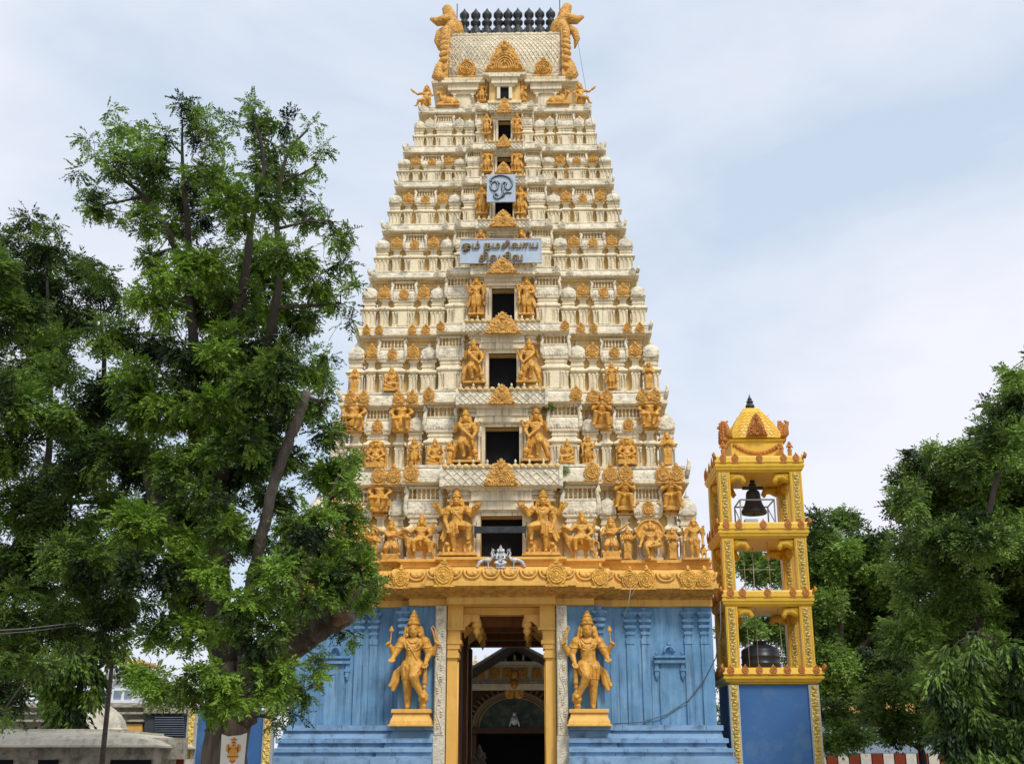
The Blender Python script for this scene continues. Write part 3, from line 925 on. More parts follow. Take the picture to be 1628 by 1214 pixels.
for sx in (-1, 1):
    inst('gable_medallion', ME_MED, ROOF, (X0+sx*61*mpp(110, yy), yy-.02, P(800, 123, yy)[1]), (31*mpp(110, yy), 1.0, P(800, 93, yy)[1]-P(800, 123, yy)[1]))
# horned gold gable ends
for sx in (-1, 1):
    h_ = MB()
    xe = X0 + sx*rw
    n = 15
    # arch body following the vault, thick in x
    pts_o, pts_i = [], []
    for i in range(n):
        a = PI*i/(n-1)
        pts_o.append((-(dG+.20)*math.cos(a), (Hr+.28)*abs(math.sin(a))**.8))
        pts_i.append((-(dG-.6)*math.cos(a), (Hr-.55)*abs(math.sin(a))**.8))
    xa, xb = (xe, xe+sx*.26)
    ring = pts_o
    for x_, sc_ in ((xa, 1),):
        pass
    rA = [(xa, YCr+d, zr0+z_) for d, z_ in ring]
    rB = [(xb, YCr+d, zr0+z_) for d, z_ in ring]
    if sx < 0: rA, rB = rB, rA
    h_.rings([rA, rB], 0)
    # twisted rope moulding up the front edge
    for j in range(13):
        f_ = j/12*.62
        a = PI/2*f_
        c = Vector((xe+sx*.20, YCr-(dG+.16)*math.cos(a), zr0+(Hr+.2)*math.sin(a)**.8+.05))
        h_.ball(c, (.25-.008*j, .16, .15), 8, 5, 0, Matrix.Rotation(sx*.6, 3, 'Y'))
    # flared tail at the foot
    h_.tube([(xe+sx*.22, YCr-dG-.15, zr0-.02), (xe+sx*.42, YCr-dG-.12, zr0+.25), (xe+sx*.36, YCr-dG-.1, zr0+.7), (xe+sx*.22, YCr-dG-.05, zr0+1.1)], [.22, .26, .18, .08], 8)
    # lion mask with open jaw, and the horn above
    zt_ = zr0 + Hr + .30
    ym = YCr - .55
    h_.ball((xe+sx*.10, ym, zt_+.05), (.36, .62, .55), 10, 7)
    h_.tube([(xe-sx*.25, ym, zt_-.35), (xe-sx*.05, ym-.1, zt_+.30), (xe+sx*.25, ym-.2, zt_+.62), (xe+sx*.74, ym-.2, zt_+.50), (xe+sx*1.02, ym-.2, zt_+.66)], [.30, .34, .30, .20, .07], 9)
    h_.tube([(xe+sx*.35, ym-.1, zt_+.10), (xe+sx*.62, ym-.15, zt_-.05), (xe+sx*.72, ym-.15, zt_-.45), (xe+sx*.62, ym-.15, zt_-.9)], [.24, .18, .14, .03], 8)
    h_.tube([(xe+sx*.10, ym, zt_+.35), (xe+sx*.22, ym-.05, zt_+.95), (xe+sx*.36, ym-.05, zt_+1.32), (xe+sx*.42, ym-.05, zt_+1.42)], [.32, .28, .20, .05], 9)
    h_.ball((xe+sx*.42, ym-.55, zt_+.42), .10, 8, 5)
    h_.tube([(xe-sx*.30, ym, zt_-.1), (xe-sx*.20, ym, zt_+.55), (xe-sx*.10, ym, zt_+.72)], [.12, .10, .03], 7)
    h_.build('roof_horn', [M_GOLDC], ROOF)
# nine dark finials on the ridge
kz = P(800, 50, YCr)[1]
zridge = zr0 + Hr
kt = P(800, 13, YCr)[1]
kp = [(0, .22), (.05, .22), (.10, .15), (.16, .20), (.24, .27), (.34, .30), (.44, .27), (.52, .15), (.56, .14), (.60, .24), (.65, .25), (.69, .13), (.73, .14), (.79, .23), (.85, .23), (.91, .12), (.96, .05), (1.0, .01)]
KH = kt - zridge + .12
for px in (730, 748, 766, 784, 799.5, 815, 833, 850, 867.5):
    f = MB()
    x_ = X0 + (px-798.5)*mpp(40, YCr)
    f.lathe([(z_*KH, r*KH*.44) for z_, r in kp], (x_, YCr, zridge-.12), 14)
    for j in range(8):
        a = 2*PI*j/8
        f.ball((x_+.12*KH*math.cos(a), YCr+.12*KH*math.sin(a), zridge-.12+.34*KH), (.05, .05, .13*KH), 6, 4)
    f.build('roof_finial', [M_BLACK], ROOF)
f = MB()
for px, y0_, y1_ in ((719, 50, 12), (882, 48, -8)):
    x_ = X0 + (px-798.5)*mpp(40, YCr)
    f.tube([(x_, YCr-.3, P(800, y0_, YCr)[1]-.3), (x_, YCr-.3, P(800, y1_, YCr)[1])], .022, 5)
f.build('lightning_rod', [M_BLACK], ROOF)

# ================================================================== STATUES
def remesh(mb, name, mat, vox):
    me = mb.mesh('tmp', mat)
    o = bpy.data.objects.new('tmp', me)
    COL.objects.link(o)
    r = o.modifiers.new('r', 'REMESH')
    r.mode = 'VOXEL'
    r.voxel_size = vox
    r.use_smooth_shade = True
    sm = o.modifiers.new('s', 'SMOOTH')
    sm.factor = 0.4
    sm.iterations = 1
    dg = bpy.context.evaluated_depsgraph_get()
    out = bpy.data.meshes.new_from_object(o.evaluated_get(dg))
    out.name = name
    bpy.data.objects.remove(o)
    bpy.data.meshes.remove(me)
    out.materials.clear()
    out.materials.append(mat)
    return out
V = Vector
def hand(mb, e, h, r=.030, grip=False):
    d = (V(h) - V(e)).normalized()
    side = d.cross(V((0, 1, 0)))
    if side.length < .1: side = V((1, 0, 0))
    side.normalize()
    p = V(h)
    mb.cap(p, p + d*.035, r*.9, r*.95, 7)
    for i, L in enumerate((.038, .046, .043, .032)):
        a = p + d*.045 + side*(i-1.5)*r*.62
        if grip:
            mb.cap(a, a + V((0, -.03, 0)) - d*.012, .0095, .009, 5)
        else:
            mb.cap(a, a + d*L*.6 + side*(i-1.5)*.004, .0105, .009, 5)
            mb.cap(a + d*L*.6 + side*(i-1.5)*.004, a + d*L + V((0, -.012, 0)), .009, .0075, 5)
    mb.cap(p + d*.01 + side*r*.8, p + d*.035 + side*r*1.5 + V((0, -.015, 0)), .011, .009, 5)
def figure(mb, pelvis=(0, 0, .50), chest=(0, -.005, .73), head=(0, -.02, .915), legs=(), arms=(), crown='tall', skirt=0.0,
           sash=0, hair=True, belly=0.0, heads=1, female=False, hscale=1.0):
    pv, ch, hd = V(pelvis), V(chest), V(head) + V((0, 0, .014))
    sp = 1.0
    mb.ball(ch + V((0, 0, .03)), (.140, .082, .092), 14, 9)
    mb.ball(ch + V((-.055, -.045, .025)), (.058, .04, .045), 9, 6)
    mb.ball(ch + V((.055, -.045, .025)), (.058, .04, .045), 9, 6)
    mid = (pv*.55 + ch*.45)
    mb.cap(ch + V((0, 0, -.01)), mid, .098, .092 + belly, 12)
    if belly: mb.ball(mid + V((0, -.04, -.01)), (.10+belly*.5, .07+belly, .10), 12, 8)
    mb.cap(mid, pv + V((0, 0, .02)), .092 + belly, .105, 12)
    mb.ball(pv, (.128, .090, .078), 12, 8)
    mb.cap(ch + V((0, .0, .07)), hd + V((0, .01, -.06)), .040, .038, 9)
    # belt, necklaces, shoulder ornaments
    for dz, r in ((.055, .016), (.025, .020)):
        pts = [pv + V(((.106+belly)*math.cos(a), (.085+belly)*math.sin(a), dz - .02*abs(math.sin(a)))) for a in [2*PI*i/16 for i in range(17)]]
        mb.tube(pts, r*.8, 6)
    for rr, dz in ((.060, .052), (.082, .030), (.102, -.005)):
        pts = [ch + V((rr*math.cos(a), -.066 - .022*abs(math.sin(a)), dz + .035 - rr*.85*math.sin(a))) for a in [PI*i/12 for i in range(13)]]
        mb.tube(pts, .0085, 5)
    for i in range(5):
        mb.ball(ch + V(((i-2)*.03, -.092, -.035 + abs(i-2)*.012)), .011, 6, 4)
    mb.tube([ch + V((-.09, -.06, .08)), ch + V((-.02, -.10, -.04)), pv + V((.08, -.085, .05))], .007, 5)
    # head
    hs = hscale
    for hi in range(heads):
        off = (hi - (heads-1)/2)*.085*hs
        c = hd + V((off, abs(off)*.4, 0))
        mb.ball(c, (.062*hs, .066*hs, .080*hs), 14, 10)
        mb.ball(c + V((0, -.022*hs, -.042*hs)), (.046*hs, .036*hs, .036*hs), 10, 6)
        mb.cap(c + V((0, -.062*hs, .016*hs)), c + V((0, -.070*hs, -.012*hs)), .007*hs, .013*hs, 7)
        for sx in (-1, 1):
            mb.ball(c + V((sx*.024*hs, -.060*hs, .012*hs)), (.016*hs, .012*hs, .0095*hs), 7, 5)
            mb.tube([c + V((sx*.010*hs, -.066*hs, .028*hs)), c + V((sx*.028*hs, -.062*hs, .034*hs)), c + V((sx*.042*hs, -.050*hs, .026*hs))], .006*hs, 5)
            if heads == 1:
                mb.ball(c + V((sx*.066*hs, -.005, -.012*hs)), (.016*hs, .02*hs, .034*hs), 7, 5)
                mb.ball(c + V((sx*.070*hs, -.012, -.060*hs)), (.020*hs, .02*hs, .022*hs), 7, 5)
                if hair:
                    mb.cap(c + V((sx*.072*hs, .03, .02)), c + V((sx*.098*hs, .03, -.10*hs)), .034*hs, .030*hs, 8)
        mb.tube([c + V((-.022*hs, -.064*hs, -.034*hs)), c + V((0, -.073*hs, -.038*hs)), c + V((.022*hs, -.064*hs, -.034*hs))], .007*hs, 5)
        mb.tube([c + V((-.030*hs, -.062*hs, -.022*hs)), c + V((0, -.076*hs, -.022*hs)), c + V((.030*hs, -.062*hs, -.022*hs))], .006*hs, 5)
    top = hd + V((0, .01, .055*hs))
    if crown == 'tall':
        mb.lathe([(0, .072*hs), (.018, .078*hs), (.022, .064*hs), (.055, .060*hs), (.058, .066*hs), (.068, .066*hs), (.072, .050*hs), (.10, .046*hs), (.103, .052*hs), (.112, .050*hs), (.116, .034*hs), (.145, .028*hs), (.150, .034*hs), (.158, .02*hs), (.185, .008)], top, 14)
        mb.ball(top + V((0, -.066*hs, .035)), (.02, .014, .032), 7, 5)
    elif crown == 'round':
        mb.lathe([(0, .074*hs), (.02, .078*hs), (.024, .066*hs), (.06, .05*hs), (.085, .03*hs), (.09, .036*hs), (.105, .03*hs), (.12, .008)], top, 12)
    elif crown == 'halo':
        mb.lathe([(0, .12), (.10, .05), (.12, .02)], top, 12, sy=.6)
        rs = [[(hd.x + r*math.cos(a), hd.y + y, hd.z + r*1.15*math.sin(a)) for a in [2*PI*i/24 for i in range(24)]] for r, y in ((.17, .02), (.17, .055))]
        mb.rings(rs)
    elif crown == 'wide':
        mb.ball(hd + V((0, .03, .02)), (.17, .07, .15), 14, 8)
        mb.lathe([(0, .10), (.05, .05), (.08, .02)], top + V((0, 0, .02)), 10)
    for lg in legs:
        hp, kn, an = V(lg[0]), V(lg[1]), V(lg[2])
        to = V(lg[3]) if len(lg) > 3 else an + V((0, -.075, -.015))
        mb.cap(hp, kn, .086, .058, 12)
        mb.cap(kn, an, .055, .034, 10)
        mb.ball(kn + (an-kn)*.28 + V((0, .012, 0)), (.052, .056, .075), 9, 6)
        mb.cap(an + V((0, .01, -.01)), to, .030, .026, 8)
        d = (an-kn).normalized()
        for f_ in (.86, .94):                # anklets
            c = kn + (an-kn)*f_
            mb.ball(c, (.038, .038, .012), 9, 5)
        if skirt:
            mb.cap(hp + V((0, 0, .01)), hp + (kn-hp)*min(1, skirt*1.0), .098, .076, 12)
            c = hp + (kn-hp)*min(1, skirt)
            pts = [c + V((.062*math.cos(a), .062*math.sin(a), -.012)) for a in [2*PI*i/12 for i in range(13)]]
            mb.tube(pts, .018, 5)
            for q in (-.05, 0, .05):         # cloth folds
                mb.tube([hp + V((q, -.094, 0)), c + V((q*.8, -.074, 0))], .011, 5)
    # hanging front cloth
    if legs:
        mb.tube([pv + V((0, -.095, .02)), pv + V((.0, -.10, -.06)), pv + V((.01, -.085, -.16))], [.022, .026, .034], 7)
    for ar in arms:
        sh, el, hn_ = V(ar[0]), V(ar[1]), V(ar[2])
        grip = len(ar) > 3 and ar[3]
        mb.ball(sh, .060, 9, 6)
        mb.cap(sh, el, .052, .040, 10)
        mb.cap(el, hn_, .040, .027, 9)
        c = sh + (el-sh)*.45
        mb.ball(c, (.060, .058, .018), 9, 5)
        c = el + (hn_-el)*.88
        mb.ball(c, (.032, .032, .016), 8, 5)
        hand(mb, el, hn_, .026, grip)
    if sash:
        for sx, L in ((-1, 1.0), (1, .8)):
            if sash == 1 and sx == 1: continue
            for q, w in ((.0, .034), (.05, .028)):
                mb.tube([pv + V((sx*.10, .02, .03)), pv + V((sx*(.16+q), .03, -.07)), pv + V((sx*(.19+q), .02, -.19*L)), pv + V((sx*(.235+q*.8), 0, -.29*L + q))], [w*.8, w, w*1.1, w*.7], 7)
def mace(mb, top, bot):
    top, bot = V(top), V(bot)
    d = bot - top
    f = lambda t: top + d*t
    mb.tube([f(0), f(.08), f(.12), f(.3), f(.45), f(.5), f(.54), f(.60), f(.64), f(.70), f(.82), f(.90), f(.93), f(1)], [.02, .030, .016, .028, .034, .022, .030, .020, .030, .058, .062, .034, .045, .035], 10)
def slab_base(mb, w, d, h, z=0, steps=True):
    mb.box(-w, w, -d, d*.8, z-h, z-h*.55)
    mb.box(-w*.94, w*.94, -d*.9, d*.8, z-h*.6, z-h*.3)
    mb.box(-w, w, -d, d*.8, z-h*.33, z)

SM = {}
def p_guardian():
    m = MB()
    figure(m, pelvis=(-.01, 0, .50), chest=(0, 0, .74), head=(0, -.03, .925),
           legs=[((-.065, 0, .48), (-.060, -.02, .27), (-.055, 0, .035)), ((.055, -.02, .48), (.02, -.16, .37), (.115, -.10, .165), (.15, -.13, .13))],
           arms=[((-.145, 0, .80), (-.24, .0, .66), (-.285, -.04, .745), True), ((.145, 0, .80), (.235, 0, .66), (.285, -.04, .745), True),
                 ((-.14, -.02, .79), (-.215, -.05, .65), (-.235, -.12, .595)), ((.14, -.02, .79), (.19, -.03, .64), (.165, -.09, .545))],
           crown='tall', skirt=.55, sash=1, hair=True, hscale=1.12)
    mace(m, (.165, -.09, .55), (.135, -.05, .0))
    m.tube([(-.285, -.06, .72), (-.27, -.06, .92)], .010, 6)
    m.ball((-.27, -.06, .93), (.032, .02, .028), 8, 5); m.ball((-.27, -.06, .965), (.018, .015, .018), 6, 4)
    m.tube([(.285, -.06, .74), (.245, -.06, .90), (.22, -.06, .96), (.238, -.06, .985), (.262, -.06, .95), (.292, -.06, .80)], .010, 6)
    return remesh(m, 'guardian', M_STAT, .0048)
def p_raised():
    m = MB()
    figure(m, pelvis=(0, 0, .50), chest=(0, 0, .73), head=(-.01, -.03, .915),
           legs=[((-.06, 0, .48), (-.055, -.02, .28), (-.05, -.0, .06)), ((.06, 0, .49), (.20, -.09, .46), (.19, -.07, .25), (.19, -.14, .23))],
           arms=[((-.15, 0, .79), (-.25, 0, .70), (-.30, -.04, .82)), ((.15, 0, .79), (.25, 0, .68), (.30, -.04, .78)),
                 ((-.15, -.02, .78), (-.20, -.02, .60), (-.15, -.08, .43)), ((.15, -.02, .78), (.24, -.04, .66), (.27, -.10, .74)),
                 ((-.15, .02, .80), (-.29, .02, .74), (-.36, 0, .83)), ((.15, .02, .80), (.29, .02, .74), (.35, 0, .84))],
           crown='tall', skirt=.8, sash=1, hscale=1.1)
    for i in range(4):
        m.tube([(-.30-.02*i, -.02, .80), (-.34-.035*i, -.02, .93-.01*i)], .009, 5)
        m.tube([(.29+.02*i, -.02, .80), (.30+.03*i, -.02, .92-.01*i)], .009, 5)
    # crouching beasts and a slab
    for cx, s_ in ((-.17, 1), (.18, 1.15)):
        m.ball((cx, -.02, .085), (.075*s_, .07, .085*s_), 10, 7)
        m.ball((cx+.01, -.09, .15*s_), (.045, .045, .045), 9, 6)
        m.ball((cx+.01, -.13, .14*s_), (.026, .03, .022), 7, 5)
        for q in (-.04, .04): m.cap((cx+q, -.07, .08), (cx+q, -.10, .01), .022, .018, 6)
    m.box(-.28, .32, -.16, .08, -.035, .012); m.box(-.30, .34, -.18, .08, -.055, -.03)
    m.box(-.22, .26, .05, .09, 0, .30)
    return remesh(m, 'raised_leg_guardian', M_STAT, .0068)
def p_club():
    m = MB()
    figure(m, pelvis=(-.02, 0, .49), chest=(-.01, 0, .72), head=(-.02, -.03, .905),
           legs=[((-.07, 0, .47), (-.10, -.15, .36), (-.04, -.05, .13), (-.05, -.13, .09)), ((.05, 0, .47), (.09, -.03, .26), (.14, -.0, .04), (.20, -.05, .03))],
           arms=[((-.15, 0, .79), (-.22, 0, .66), (-.20, -.05, .74)), ((.14, 0, .79), (.21, 0, .67), (.24, -.04, .76)),
                 ((-.14, -.03, .78), (-.05, -.11, .64), (.10, -.14, .50), True), ((.14, -.03, .77), (.19, -.07, .62), (.13, -.13, .49), True)],
           crown='tall', skirt=.85, sash=1, hscale=1.1)
    mace(m, (.10, -.15, .52), (.20, -.09, .08))
    m.tube([(-.12, .03, .45), (-.20, .02, .30), (-.26, .02, .08), (-.30, .02, .03)], [.05, .06, .05, .02], 8)
    m.ball((.09, -.02, .06), (.09, .07, .05), 9, 6)
    m.box(-.26, .28, -.15, .08, -.04, .01)
    return remesh(m, 'club_guardian', M_STAT, .0068)
def p_stand():
    m = MB()
    figure(m, pelvis=(0, 0, .50), head=(0, -.03, .91),
           legs=[((-.055, 0, .48), (-.055, -.03, .27), (-.055, 0, .04)), ((.055, 0, .48), (.055, -.03, .27), (.055, 0, .04))],
           arms=[((-.145, 0, .80), (-.22, 0, .69), (-.245, -.03, .80)), ((.145, 0, .80), (.22, 0, .69), (.245, -.03, .80)),
                 ((-.14, -.02, .78), (-.20, -.03, .64), (-.14, -.12, .60)), ((.14, -.02, .78), (.20, -.03, .63), (.19, -.08, .50))],
           crown='tall', skirt=1.0, sash=2, hscale=1.12)
    m.box(-.2, .2, .05, .09, 0, .62)
    m.box(-.22, .22, -.12, .09, -.035, .01)
    return remesh(m, 'standing_deity', M_STAT, .0082)
def p_throne():
    m = MB()
    figure(m, pelvis=(0, -.02, .30), chest=(0, -.03, .52), head=(0, -.07, .72),
           legs=[((-.07, -.05, .28), (-.20, -.18, .26), (-.04, -.20, .20), (.05, -.20, .18)), ((.07, -.05, .28), (.20, -.17, .24), (.10, -.17, .06), (.12, -.24, .03))],
           arms=[((-.15, -.02, .59), (-.26, -.03, .46), (-.25, -.10, .58)), ((.15, -.02, .59), (.26, -.03, .46), (.25, -.10, .58)),
                 ((-.15, -.04, .57), (-.22, -.08, .42), (-.13, -.20, .34)), ((.15, -.04, .57), (.22, -.08, .42), (.13, -.20, .34))],
           crown='wide', skirt=.7, hscale=1.15, belly=.02)
    m.box(-.27, .27, -.02, .12, 0, .60); m.box(-.25, .25, -.22, .10, 0, .16)
    for sx in (-1, 1):
        m.cap((sx*.27, -.03, .02), (sx*.27, -.03, .52), .03, .025, 8)
        m.tube([(sx*.25, 0, .6), (sx*.17, 0, .80), (0, 0, .90)], .035, 7)
    return remesh(m, 'enthroned_deity', M_STAT, .0082)
def p_seat():
    m = MB()
    figure(m, pelvis=(0, -.02, .22), chest=(0, -.03, .45), head=(0, -.06, .64),
           legs=[((-.07, -.05, .20), (-.20, -.18, .15), (-.03, -.22, .08), (.06, -.22, .07)), ((.07, -.05, .20), (.21, -.16, .20), (.17, -.18, .02), (.18, -.25, .0))],
           arms=[((-.14, -.02, .52), (-.22, -.03, .39), (-.24, -.09, .50)), ((.14, -.02, .52), (.22, -.03, .40), (.20, -.10, .53)),
                 ((-.14, -.03, .51), (-.20, -.08, .35), (-.12, -.20, .26))],
           crown='tall', skirt=.7, hscale=1.12)
    m.box(-.24, .24, -.22, .12, -.06, .06); m.box(-.2, .2, .0, .12, 0, .4)
    return remesh(m, 'seated_deity', M_STAT, .0082)
def p_ledge():
    m = MB()
    figure(m, pelvis=(0, 0, .36), chest=(0, .0, .60), head=(0, -.04, .79),
           legs=[((-.07, -.03, .34), (-.14, -.20, .32), (-.13, -.17, .06), (-.14, -.24, .02)), ((.07, -.03, .34), (.13, -.19, .30), (.06, -.18, .05), (.06, -.26, .02))],
           arms=[((-.15, 0, .67), (-.22, -.03, .52), (-.15, -.18, .42)), ((.15, 0, .67), (.22, -.03, .52), (.15, -.18, .40))],
           crown='round', skirt=1.0, sash=2, hscale=1.15)
    m.ball((0, -.03, .20), (.20, .12, .20), 12, 8)
    m.box(-.17, .17, -.12, .12, -.02, .10)
    return remesh(m, 'ledge_sitter', M_STAT, .0105)
def p_prayer():
    m = MB()
    figure(m, pelvis=(0, 0, .36), chest=(0, .0, .60), head=(0, -.05, .79),
           legs=[((-.07, -.03, .34), (-.13, -.19, .38), (-.16, -.17, .08), (-.20, -.24, .03)), ((.07, -.03, .34), (.11, -.20, .33), (.13, -.18, .05), (.18, -.26, .02))],
           arms=[((-.15, 0, .67), (-.18, -.08, .50), (-.02, -.17, .62)), ((.15, 0, .67), (.18, -.08, .50), (.04, -.18, .60))],
           crown='round', skirt=.6, sash=2, hscale=1.15)
    m.ball((0, -.02, .20), (.13, .10, .18), 12, 8)
    m.box(-.15, .15, -.10, .12, -.02, .08)
    return remesh(m, 'praying_sitter', M_STAT, .0105)
def p_rider():
    m = MB()
    figure(m, pelvis=(.02, -.05, .46), chest=(.03, -.04, .66), head=(.04, -.08, .83),
           legs=[((-.03, -.10, .44), (-.12, -.22, .40), (-.10, -.20, .20), (-.10, -.28, .17)), ((.09, -.08, .44), (.20, -.20, .38), (.22, -.18, .18), (.24, -.25, .15))],
           arms=[((-.11, -.03, .73), (-.20, -.10, .62), (-.30, -.12, .68)), ((.18, -.03, .73), (.27, -.06, .63), (.29, -.10, .76)),
                 ((.17, -.05, .71), (.24, -.10, .56), (.16, -.18, .50))],
           crown='tall', skirt=.7, hscale=.95)
    # the mount, seen from the side: body, neck, head, four legs, tail
    m.ball((.02, 0, .36), (.29, .12, .14), 14, 9)
    m.ball((-.20, 0, .40), (.13, .11, .14), 12, 8)
    m.cap((-.24, 0, .44), (-.33, -.02, .60), .085, .06, 10)
    m.ball((-.36, -.05, .64), (.075, .06, .06), 10, 7); m.cap((-.38, -.06, .63), (-.45, -.08, .57), .045, .032, 8)
    for sx in (-1, 1): m.cap((-.33, sx*.035-.03, .69), (-.30, sx*.05-.03, .76), .02, .008, 6)
    for a, b, c in (((-.24, -.05, .33), (-.20, -.08, .20), (-.16, -.08, .03)), ((-.16, .04, .30), (-.12, .02, .18), (-.10, .02, .03)),
                    ((.22, -.04, .33), (.26, -.06, .20), (.33, -.06, .04)), ((.14, .04, .30), (.10, .02, .18), (.12, .02, .03))):
        m.cap(a, b, .06, .04, 9); m.cap(b, c, .038, .026, 8); m.ball((c[0]-.02, c[1]-.02, c[2]-.01), (.04, .035, .022), 8, 5)
    m.tube([(.29, 0, .42), (.37, 0, .36), (.38, 0, .22)], [.03, .025, .03], 7)
    for z_ in (.44, .40): m.tube([(-.12, -.11, z_), (.05, -.14, z_-.05), (.2, -.11, z_)], .012, 5)
    return remesh(m, 'mounted_deity', M_STAT, .0105)
def p_point():
    m = MB()
    figure(m, pelvis=(0, 0, .50), head=(0, -.04, .90),
           legs=[((-.06, 0, .48), (-.12, -.08, .34), (-.08, .0, .20), (-.09, -.06, .18)), ((.06, 0, .48), (.12, -.08, .33), (.11, .0, .19), (.12, -.06, .17))],
           arms=[((-.15, 0, .78), (-.23, -.04, .63), (-.12, -.12, .68), True), ((.15, 0, .78), (.26, -.03, .82), (.38, -.04, .92)), ((.14, -.02, .77), (.05, -.13, .66), (-.06, -.14, .68), True)],
           crown='tall', skirt=.9, sash=0, hscale=1.12)
    m.box(-.20, .20, -.14, .10, 0, .19); m.box(-.24, .24, -.17, .10, -.04, .02)
    for sx in (-1, 1): m.ball((sx*.20, -.1, .17), (.045, .05, .06), 8, 5)
    return remesh(m, 'pointing_figure', M_STAT, .0105)
def p_attendant():
    m = MB()
    figure(m, pelvis=(0, 0, .50), head=(0, -.03, .90),
           legs=[((-.045, 0, .48), (-.045, -.02, .27), (-.045, 0, .05)), ((.045, 0, .48), (.045, -.02, .27), (.045, 0, .05))],
           arms=[((-.13, 0, .78), (-.18, -.05, .64), (-.03, -.13, .70)), ((.13, 0, .78), (.18, -.05, .64), (.05, -.13, .68))],
           crown='round', skirt=1.0, sash=0, hscale=1.1)
    m.rings([[(-w, -d, z), (w, -d, z), (w, .08, z), (-w, .08, z)] for z, w, d in ((.0, .115, .09), (.25, .105, .085), (.52, .12, .09), (.56, .09, .06))])
    m.ball((0, -.12, .70), (.06, .04, .025), 8, 5)
    return remesh(m, 'draped_attendant', M_STAT, .0105)
def p_heads():
    m = MB()
    figure(m, pelvis=(0, -.02, .42), chest=(0, -.02, .63), head=(0, -.06, .80),
           legs=[((-.06, -.05, .40), (-.10, -.15, .28), (-.04, -.12, .08), (-.06, -.18, .05)), ((.07, -.05, .40), (.20, -.16, .38), (.03, -.19, .34), (-.04, -.20, .33))],
           arms=[((-.15, -.02, .70), (-.25, -.02, .58), (-.31, -.05, .70)), ((.15, -.02, .70), (.25, -.02, .58), (.31, -.05, .70)),
                 ((-.15, .0, .71), (-.28, .0, .68), (-.35, -.02, .62)), ((.15, .0, .71), (.28, .0, .68), (.35, -.02, .62)),
                 ((-.15, -.02, .69), (-.20, -.04, .50), (-.24, -.10, .40)), ((.15, -.02, .69), (.20, -.04, .52), (.12, -.14, .46))],
           crown='round', skirt=.6, heads=3, hscale=1.0)
    rs = [[(r*math.cos(a), y, .74 + r*.92*math.sin(a)) for a in [PI*(-.12) + PI*1.24*i/20 for i in range(21)]] for r, y in ((.33, .0), (.33, .05))]
    m.rings(rs)
    m.tube([(.30*math.cos(a), -.02, .74 + .28*math.sin(a)) for a in [PI*i/16 for i in range(17)]], .022, 6)
    m.lathe([(0, .15), (.05, .15), (.06, .10), (.20, .07), (.32, .10), (.38, .12)], (0, .0, 0), 12, sy=.8)
    return remesh(m, 'many_headed_deity', M_STAT, .0105)
def p_dog():
    m = MB()
    figure(m, pelvis=(0, 0, .49), head=(0, -.03, .89),
           legs=[((-.055, 0, .47), (-.065, -.03, .27), (-.06, 0, .05)), ((.055, 0, .47), (.065, -.03, .27), (.075, 0, .05))],
           arms=[((-.145, 0, .78), (-.23, 0, .67), (-.26, -.06, .74)), ((.145, 0, .78), (.23, 0, .66), (.22, -.04, .78)),
                 ((-.14, -.02, .77), (-.20, -.04, .60), (-.22, -.10, .52)), ((.14, -.02, .77), (.20, -.02, .62), (.19, -.06, .48))],
           crown='round', skirt=.35, sash=0, hscale=1.1)
    m.ball((.20, .02, .22), (.08, .07, .12), 10, 7); m.ball((.20, -.05, .36), (.045, .06, .045), 9, 6)
    m.cap((.17, -.04, .16), (.17, -.05, .01), .025, .02, 7); m.cap((.25, -.04, .16), (.25, -.05, .01), .025, .02, 7); m.tube([(.26, .03, .2), (.33, .03, .28), (.36, .03, .24)], .018, 6)
    m.tube([(-.24, 0, .02), (-.24, 0, .60)], .025, 7)
    m.box(-.30, .33, -.16, .10, -.04, .015)
    return remesh(m, 'deity_with_dog', M_STAT, .0105)
def p_cow():
    m = MB()
    m.ball((0, 0, .22), (.42, .17, .19), 14, 9)
    m.ball((-.26, 0, .28), (.17, .15, .18), 12, 8); m.ball((-.2, 0, .42), (.09, .07, .07), 9, 6)
    m.cap((-.36, -.03, .32), (-.46, -.08, .46), .11, .08, 10)
    m.ball((-.50, -.13, .50), (.085, .10, .08), 10, 7); m.cap((-.52, -.18, .48), (-.56, -.25, .42), .06, .045, 8)
    for sx in (-1, 1):
        m.tube([(-.49+sx*.06, -.1, .56), (-.49+sx*.12, -.1, .64), (-.49+sx*.09, -.1, .72)], [.025, .02, .008], 6)
        m.ball((-.49+sx*.12, -.1, .53), (.05, .02, .025), 7, 5)
    m.cap((-.30, -.14, .10), (-.48, -.20, .04), .06, .04, 8); m.cap((.25, -.13, .14), (.10, -.22, .05), .09, .045, 8)
    m.tube([(.40, 0, .25), (.50, -.05, .15), (.42, -.14, .06)], .022, 6)
    m.box(-.60, .50, -.24, .16, -.04, .03)
    return remesh(m, 'lying_bull', M_STAT, .014)
def p_cherub():
    m = MB()
    figure(m, pelvis=(0, 0, .30), chest=(-.03, -.02, .52), head=(-.05, -.06, .72),
           legs=[((-.07, -.05, .28), (-.16, -.18, .30), (-.20, -.15, .06), (-.22, -.22, .03)), ((.07, -.05, .28), (.22, -.14, .24), (.30, -.10, .06), (.36, -.14, .03))],
           arms=[((-.16, 0, .60), (-.26, -.03, .50), (-.20, -.12, .42)), ((.12, 0, .60), (.28, 0, .56), (.42, -.02, .66))],
           crown='round', skirt=.6, sash=0, hscale=1.2, belly=.03)
    m.ball((.0, .02, .18), (.18, .12, .18), 12, 8)
    m.cap((.42, -.02, .66), (.52, -.02, .76), .05, .03, 8)
    return remesh(m, 'leaning_attendant', M_STAT, .0115)
